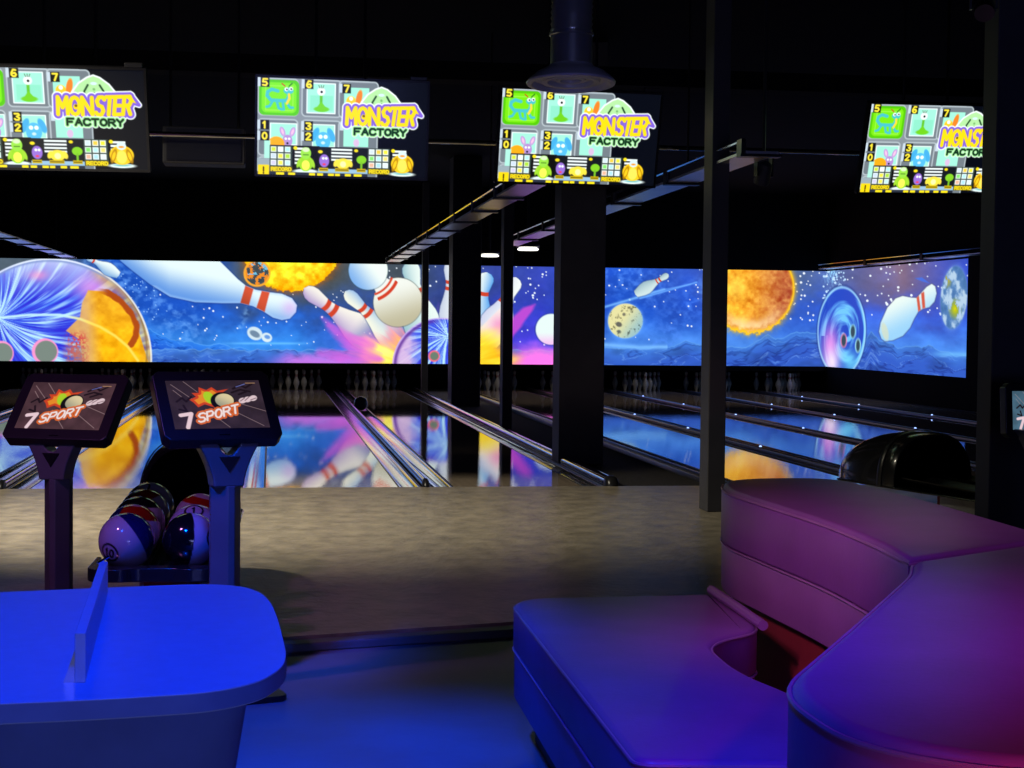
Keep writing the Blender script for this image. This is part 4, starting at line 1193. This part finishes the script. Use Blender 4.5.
# bowling balls with printed numbers
def ball_mesh(bands, base, ring=None, txt='', up=(0, 0, 1)):
    nu, nv = 150, 84
    th = np.linspace(0, 2 * PI, nu); ph = np.linspace(0, PI, nv)
    T, P_ = np.meshgrid(th, ph)
    d = np.stack([np.sin(P_) * np.cos(T), np.sin(P_) * np.sin(T), np.cos(P_)], -1).reshape(-1, 3)
    a = Art(d[:, 0] * 0, d[:, 0] * 0, base, aa=.012)
    for ax, lo, hi, col in bands:
        ax = np.array(ax, float); ax /= np.linalg.norm(ax)
        k = d @ ax
        a.put(sst(lo - .012, lo + .012, k) * (1 - sst(hi - .012, hi + .012, k)), col)
    if ring is not None:
        c = np.array(ring, float); c /= np.linalg.norm(c)
        u_ = np.array(up, float) - c * (np.array(up, float) @ c); u_ /= np.linalg.norm(u_)
        s_ = np.cross(u_, c)
        vis = d @ c > 0
        a.x = np.where(vis, d @ s_, 9); a.y = np.where(vis, -(d @ u_), 9)
        a.fill(a.circle(0, 0, .36), (14, 14, 18)); a.fill(a.circle(0, 0, .29), base)
        if txt:
            n = len(txt)
            a.fill(text_d(a, txt, -.085 * n, -.15, .085 * n, .30, gap=.35) - .035, (14, 14, 18))
    return panel_mesh('bowling_ball', d * .108, a.linear(), nu, nv)
LAV, NAVY, RED, BLK = (176, 164, 190), (18, 22, 84), (150, 24, 16), (14, 14, 20)
slots = lambda c, k: (RX + (-.122, .122)[c] * math.cos(RZ) - (.15 + .235 * k) * math.sin(RZ), RY + (.15 + .235 * k) * math.cos(RZ) + (-.122, .122)[c] * math.sin(RZ),   .464 + (.15 + .235 * k) * math.tan(R(1.7)) - .0095)
balls = [
    (0, 0, [((.8, .35, .5), .18, 2, NAVY)], LAV, (-.54, -.76, -.33), '10', (.35, 0, 1), 'lavender and navy bowling ball numbered 10, at the front of the rack'),
    (0, 1, [((.1, .1, 1), .45, .93, RED), ((-.8, .2, .3), .55, 2, NAVY)], LAV, None, '', (0, 0, 1), 'bowling ball with a red band, directly behind the number 10 ball'),
    (0, 2, [((-.2, .25, 1), .35, .95, BLK)], LAV, None, '', (0, 0, 1), 'bowling ball with a wide black band, third in the left row'),
    (0, 3, [((-.4, .0, 1), .50, .93, RED), ((.8, 0, -.6), .7, 2, BLK)], LAV, None, '', (0, 0, 1), 'bowling ball with a red band, fourth in the left row'),
    (0, 4, [((-.9, .1, .1), .75, 2, BLK)], LAV, (-.30, -.45, .80), '', (0, 0, 1), 'lavender bowling ball with a black ring mark, last in the left row'),
    (1, 0, [((-.85, -.25, .10), .12, 2, BLK)], LAV, (.86, -.50, .12), '', (0, 0, 1), 'half black half lavender bowling ball at the front of the right row'),
    (1, 1, [], LAV, (.0, -.50, .80), '1', (0, 1, .4), 'lavender bowling ball with a ring mark on top, second in the right row'),
    (1, 2, [((.25, .1, 1), .50, .80, RED)], LAV, None, '', (0, 0, 1), 'lavender bowling ball with a red stripe, last in the right row'),
]
for c, k, bands, base, ring, txt, up, lab in balls:
    me = ball_mesh(bands, base, ring, txt, up)
    me.polygons.foreach_set('use_smooth', [True] * len(me.polygons))
    o = link('bowling_ball', me, M['ball'])
    o.location = slots(c, k + (1 if (c == 1 and k == 2) else 0) * .4)
    tag(o, lab, 'bowling ball', 'bowling balls on the rack')
me = ball_mesh([], (112, 112, 116))
me.polygons.foreach_set('use_smooth', [True] * len(me.polygons))
o = link('bowling_ball', me, M['ball'])
o.location = (1.467 - GW / 2, 24.8, .07)
tag(o, 'single grey bowling ball resting in the gutter far down the lanes', 'bowling ball')

# ------------------------------------------------------------------ TABLE
TZ = .70
root = empty('table', 'low blue-lit table with rounded corners and a small upright divider', 'table', (-.62, 3.2, FZ))
ox, oy, oz = -.62, 3.2, FZ
out = [(-1.30, 3.60), (-.95, 3.67), (-.604, 3.736), (-.388, 3.775), (-.209, 3.810), (-.115, 3.806), (-.050, 3.755), (-.015, 3.66), (.004, 3.53), (.017, 3.34), (.024, 3.17), (.031, 2.99), (.024, 2.88), (-.013, 2.775), (-.06, 2.722), (-.114, 2.69), (-.273, 2.662), (-.429, 2.649), (-.90, 2.60), (-1.30, 2.56)]
top = round_poly(out, [.3] + [.09] * 18 + [.3], 5)
top = [(x - ox, y - oy) for x, y in top]
MB().prism(top, TZ - .036 - oz, TZ - oz).build('tabletop', M['table'], root, smooth=30, bevel=.002)
edge_o = inset_poly(top, -.0012)
MB().loft([[(x, y, TZ - .033 - oz) for x, y in edge_o], [(x, y, TZ - .003 - oz) for x, y in edge_o]], False, False).build('edge_band', M['table_edge'], root, smooth=30)
ped_t = [(-1.15, 2.70), (-.20, 2.735), (-.035, 2.80), (-.04, 3.0), (-.05, 3.62), (-.20, 3.68), (-1.15, 3.55)]
ped_t = round_poly(ped_t, [.1, .10, .06, .1, .1, .1, .1], 5)
ped_b = [(-.6 + (x + .6) * .80, 3.2 + (y - 3.2) * .82) for x, y in ped_t]
MB().loft([[(x - ox, y - oy, .0) for x, y in ped_b], [(x - ox, y - oy, TZ - .036 - oz) for x, y in ped_t]]).build('pedestal', M['pedestal'], root, smooth=30)
# upright divider and its foot
dmb = MB()
p0, p1 = Vector((-.319, 2.785)), Vector((-.372, 3.70))
dirv = (p1 - p0).normalized(); nrm = Vector((-dirv.y, dirv.x))
q = [p0 + nrm * .009, p0 - nrm * .009, p1 - nrm * .009, p1 + nrm * .009]
dmb.add([(v.x - ox, v.y - oy, TZ - oz) for v in q] + [(v.x - ox, v.y - oy, TZ + hh - oz) for v, hh in zip(q, (.085, .085, .072, .072))],
        [(3, 2, 1, 0), (4, 5, 6, 7), (0, 1, 5, 4), (1, 2, 6, 5), (2, 3, 7, 6), (3, 0, 4, 7)])
dmb.build('divider_panel', M['table'], root, smooth=0, bevel=.0015)
f0 = p0 + dirv * .004
fa = [f0 + nrm * .0085, f0 + nrm * .028, f0 + nrm * .0085]
MB().add([(fa[0].x - ox, fa[0].y - oy, TZ - oz), (fa[1].x - ox, fa[1].y - oy, TZ - oz), (fa[2].x - ox, fa[2].y - oy, TZ + .058 - oz),
          ((fa[0] + dirv * .02).x - ox, (fa[0] + dirv * .02).y - oy, TZ - oz), ((fa[1] + dirv * .02).x - ox, (fa[1] + dirv * .02).y - oy, TZ - oz), ((fa[2] + dirv * .02).x - ox, (fa[2] + dirv * .02).y - oy, TZ + .058 - oz)],
         [(0, 1, 2), (5, 4, 3), (0, 3, 4, 1), (1, 4, 5, 2), (2, 5, 3, 0)]).build('divider_foot', M['chrome'], root, smooth=0)
MB().tube([((p1.x) - ox - .012, p1.y - oy - .01, TZ + .070 - oz), (p1.x - ox + .010, p1.y - oy + .008, TZ + .082 - oz)], .003, 8).build('divider_clip', M['chrome'], root)

# ------------------------------------------------------------------ SOFA
sx, sy = 1.5, 4.0
root = empty('lounge_sofa', 'plum leather corner lounge sofa at the right, with thick block backrests', 'sofa', (sx, sy, FZ))
L = lambda pts: [(x - sx, y - sy) for x, y in pts]
def slab(name, pts, z0, z1, m, soft=.03):
    """upholstered block: plan outline with softly rounded top and bottom edges"""
    pts = L(pts)
    rings = []
    for k in range(5):
        t = k / 4 * PI / 2
        rings.append((soft * (1 - math.sin(t)) , z0 + soft * .5 * (1 - math.cos(t))))
    for k in range(7):
        t = k / 6 * PI / 2
        rings.append((soft * (1 - math.cos(t)), z1 - soft + soft * math.sin(t)))
    mb = MB()
    mb.loft([[(x, y, z - FZ) for x, y in inset_poly(pts, ins)] for ins, z in rings])
    return mb.build(name, M[m], root, smooth=50)
def pipe(name, pts, z, r_=.0045, ins=0.0, closed=True):
    p = inset_poly(L(pts), ins) if closed else L(pts)
    return MB().tube([(x, y, z - FZ) for x, y in p], r_, 6, closed).build(name, M['piping'], root)
seat = [(.762, 3.27), (.788, 5.29), (1.50, 5.31), (1.485, 4.68), (1.25, 4.50), (1.235, 4.12), (1.30, 3.85), (1.10, 3.22)]
seat = round_poly(seat, [.05, .17, .02, .10, .16, .16, .05, .03], 7)
slab('seat_cushion', seat, .255, .40, 'leather', .022)
slab('seat_base', inset_poly(seat, .004), .095, .256, 'leather_base', .012)
pipe('seat_piping', seat, .388, ins=.002)
pipe('seat_seam', seat, .256, .004, ins=.0)
MB().tube([(1.495 - sx, 5.30 - sy, .415 - FZ), (1.487 - sx, 4.98 - sy, .415 - FZ), (1.478 - sx, 4.66 - sy, .413 - FZ)], .016, 10).build('seat_roll', M['leather'], root)
plinth = inset_poly(seat, .075)
MB().prism(L(plinth), FZ - FZ, .10 - FZ).build('plinth', M['sofa_foot'], root, smooth=30)
# backrest along the far side
farb = [(1.535, 3.60), (1.585, 4.3), (1.59, 4.6), (1.535, 5.42), (1.66, 5.80), (2.10, 5.82), (2.15, 4.9), (2.14, 4.02)]
corner = (1.535, 3.66)
farb = [(1.545, 3.72), (1.58, 4.0), (1.605, 4.45), (1.558, 5.40), (1.66, 5.78), (2.12, 5.82), (2.155, 5.0), (2.13, 4.06), (2.0, 4.00)]
farp = round_poly(farb, [.0, .05, .3, .16, .22, .26, .3, .0, .0], 7)
slab('backrest', farp, .548, .752, 'leather', .030)
slab('backrest_base', inset_poly(farp, .003), .385, .551, 'leather_base', .012)
pipe('backrest_piping', farp, .737, ins=.0015)
pipe('backrest_seam', farp, .550, .0035)
# near wing, running towards the viewer
near = [(1.545, 3.70), (1.478, 3.545), (1.10, 2.92), (.79, 2.42), (.80, 2.10), (.98, 1.94), (1.45, 1.96), (1.95, 2.75), (2.13, 3.95), (1.995, 3.985)]
nearp = round_poly(near, [.0, .12, .3, .14, .16, .16, .3, .4, .0, .0], 7)
slab('backrest', nearp, .585, .752, 'leather', .032)
slab('backrest_base', inset_poly(nearp, .003), .30, .588, 'leather', .012)
pipe('backrest_piping', nearp, .736, ins=.0015)
pipe('backrest_seam', nearp, .587, .004)
# recessed carcass under the backrests
MB().prism(L(inset_poly(farp, .045)), 0, .39 - FZ).build('carcass', M['sofa_under'], root, smooth=30)
MB().prism(L(inset_poly(nearp, .06)), 0, .31 - FZ).build('carcass', M['sofa_under'], root, smooth=30)

# ------------------------------------------------------------------ LIGHT
def spot(name, loc, target, col, energy, size, blend, rad=.15):
    l = bpy.data.lights.new(name, 'SPOT')
    l.color = col
    l.energy = energy
    l.spot_size = R(size)
    l.spot_blend = blend
    l.shadow_soft_size = rad
    o = bpy.data.objects.new(name, l)
    COL.objects.link(o)
    o.location = loc
    o.rotation_euler = (Vector(target) - Vector(loc)).to_track_quat('-Z', 'Y').to_euler()
    return o
spot('blue_stage_light', (.10, 2.3, 3.7), (.08, 3.3, .5), (.0, .035, 1.0), 600, 58, .8, .15)
spot('blue_floor_light', (-.7, 3.9, 3.7), (.12, 4.95, 0), (.0, .06, 1.0), 900, 29, .8, .15)
spot('red_stage_light', (2.9, 1.6, 3.0), (1.75, 2.4, .6), (1.0, .01, .06), 115, 50, 1.0, .15)
spot('red_front_fill', (.72, .30, .78), (1.12, 2.0, .50), (1.0, .01, .02), 130, 27, .9, .08)  # added low fill that reddens the near wing's front face
spot('plum_fill_light', (-.5, 2.9, 2.3), (1.65, 4.6, .66), (1.0, .42, .78), 230, 29, 1.0, .2)  # added mauve fill that brightens the far backrest
spot('wing_light', (.6, .8, 3.6), (1.75, 3.3, .7), (.8, .22, .85), 110, 34, 1.0, .2)
spot('violet_stage_light', (-2.4, 4.8, 3.4), (-.72, 6.75, .55), (.62, .20, .8), 170, 42, .8, .15)
spot('blue_kiosk_light', (-1.5, 3.6, 3.6), (-.22, 6.0, .5), (.0, .07, 1.0), 950, 15, .9, .15)
spot('approach_light', (-2.6, 9.8, 3.7), (-.4, 11.2, 0), (1.0, .90, .70), 1400, 82, 1.0, .15)
for lx in (-3.2, .3, 2.2, 5.6, 8.8):
    spot('lane_end_fill', (lx, 26.5, 3.2), (lx, 28.0, 0), (1.0, .86, .74), 62, 110, 1.0, .15)  # added fill spots that lift the lane surface before the pins
def area(name, loc, target, col, energy, sx_, sy_):
    l = bpy.data.lights.new(name, 'AREA')
    l.shape = 'RECTANGLE'
    l.size, l.size_y = sx_, sy_
    l.color = col
    l.energy = energy
    o = bpy.data.objects.new(name, l)
    COL.objects.link(o)
    o.location = loc
    o.rotation_euler = (Vector(target) - Vector(loc)).to_track_quat('-Z', 'Y').to_euler()
area('rear_fill_light', (.8, -2.6, 1.1), (1.2, 6, 1.6), (.26, .30, .85), 70, 3.2, .8)  # unseen fill added behind the camera for dim bluish ambient light

w = bpy.data.worlds.new('dark_room')
S.world = w
w.use_nodes = True
w.node_tree.nodes['Background'].inputs['Color'].default_value = (.02, .025, .05, 1)
w.node_tree.nodes['Background'].inputs['Strength'].default_value = .1
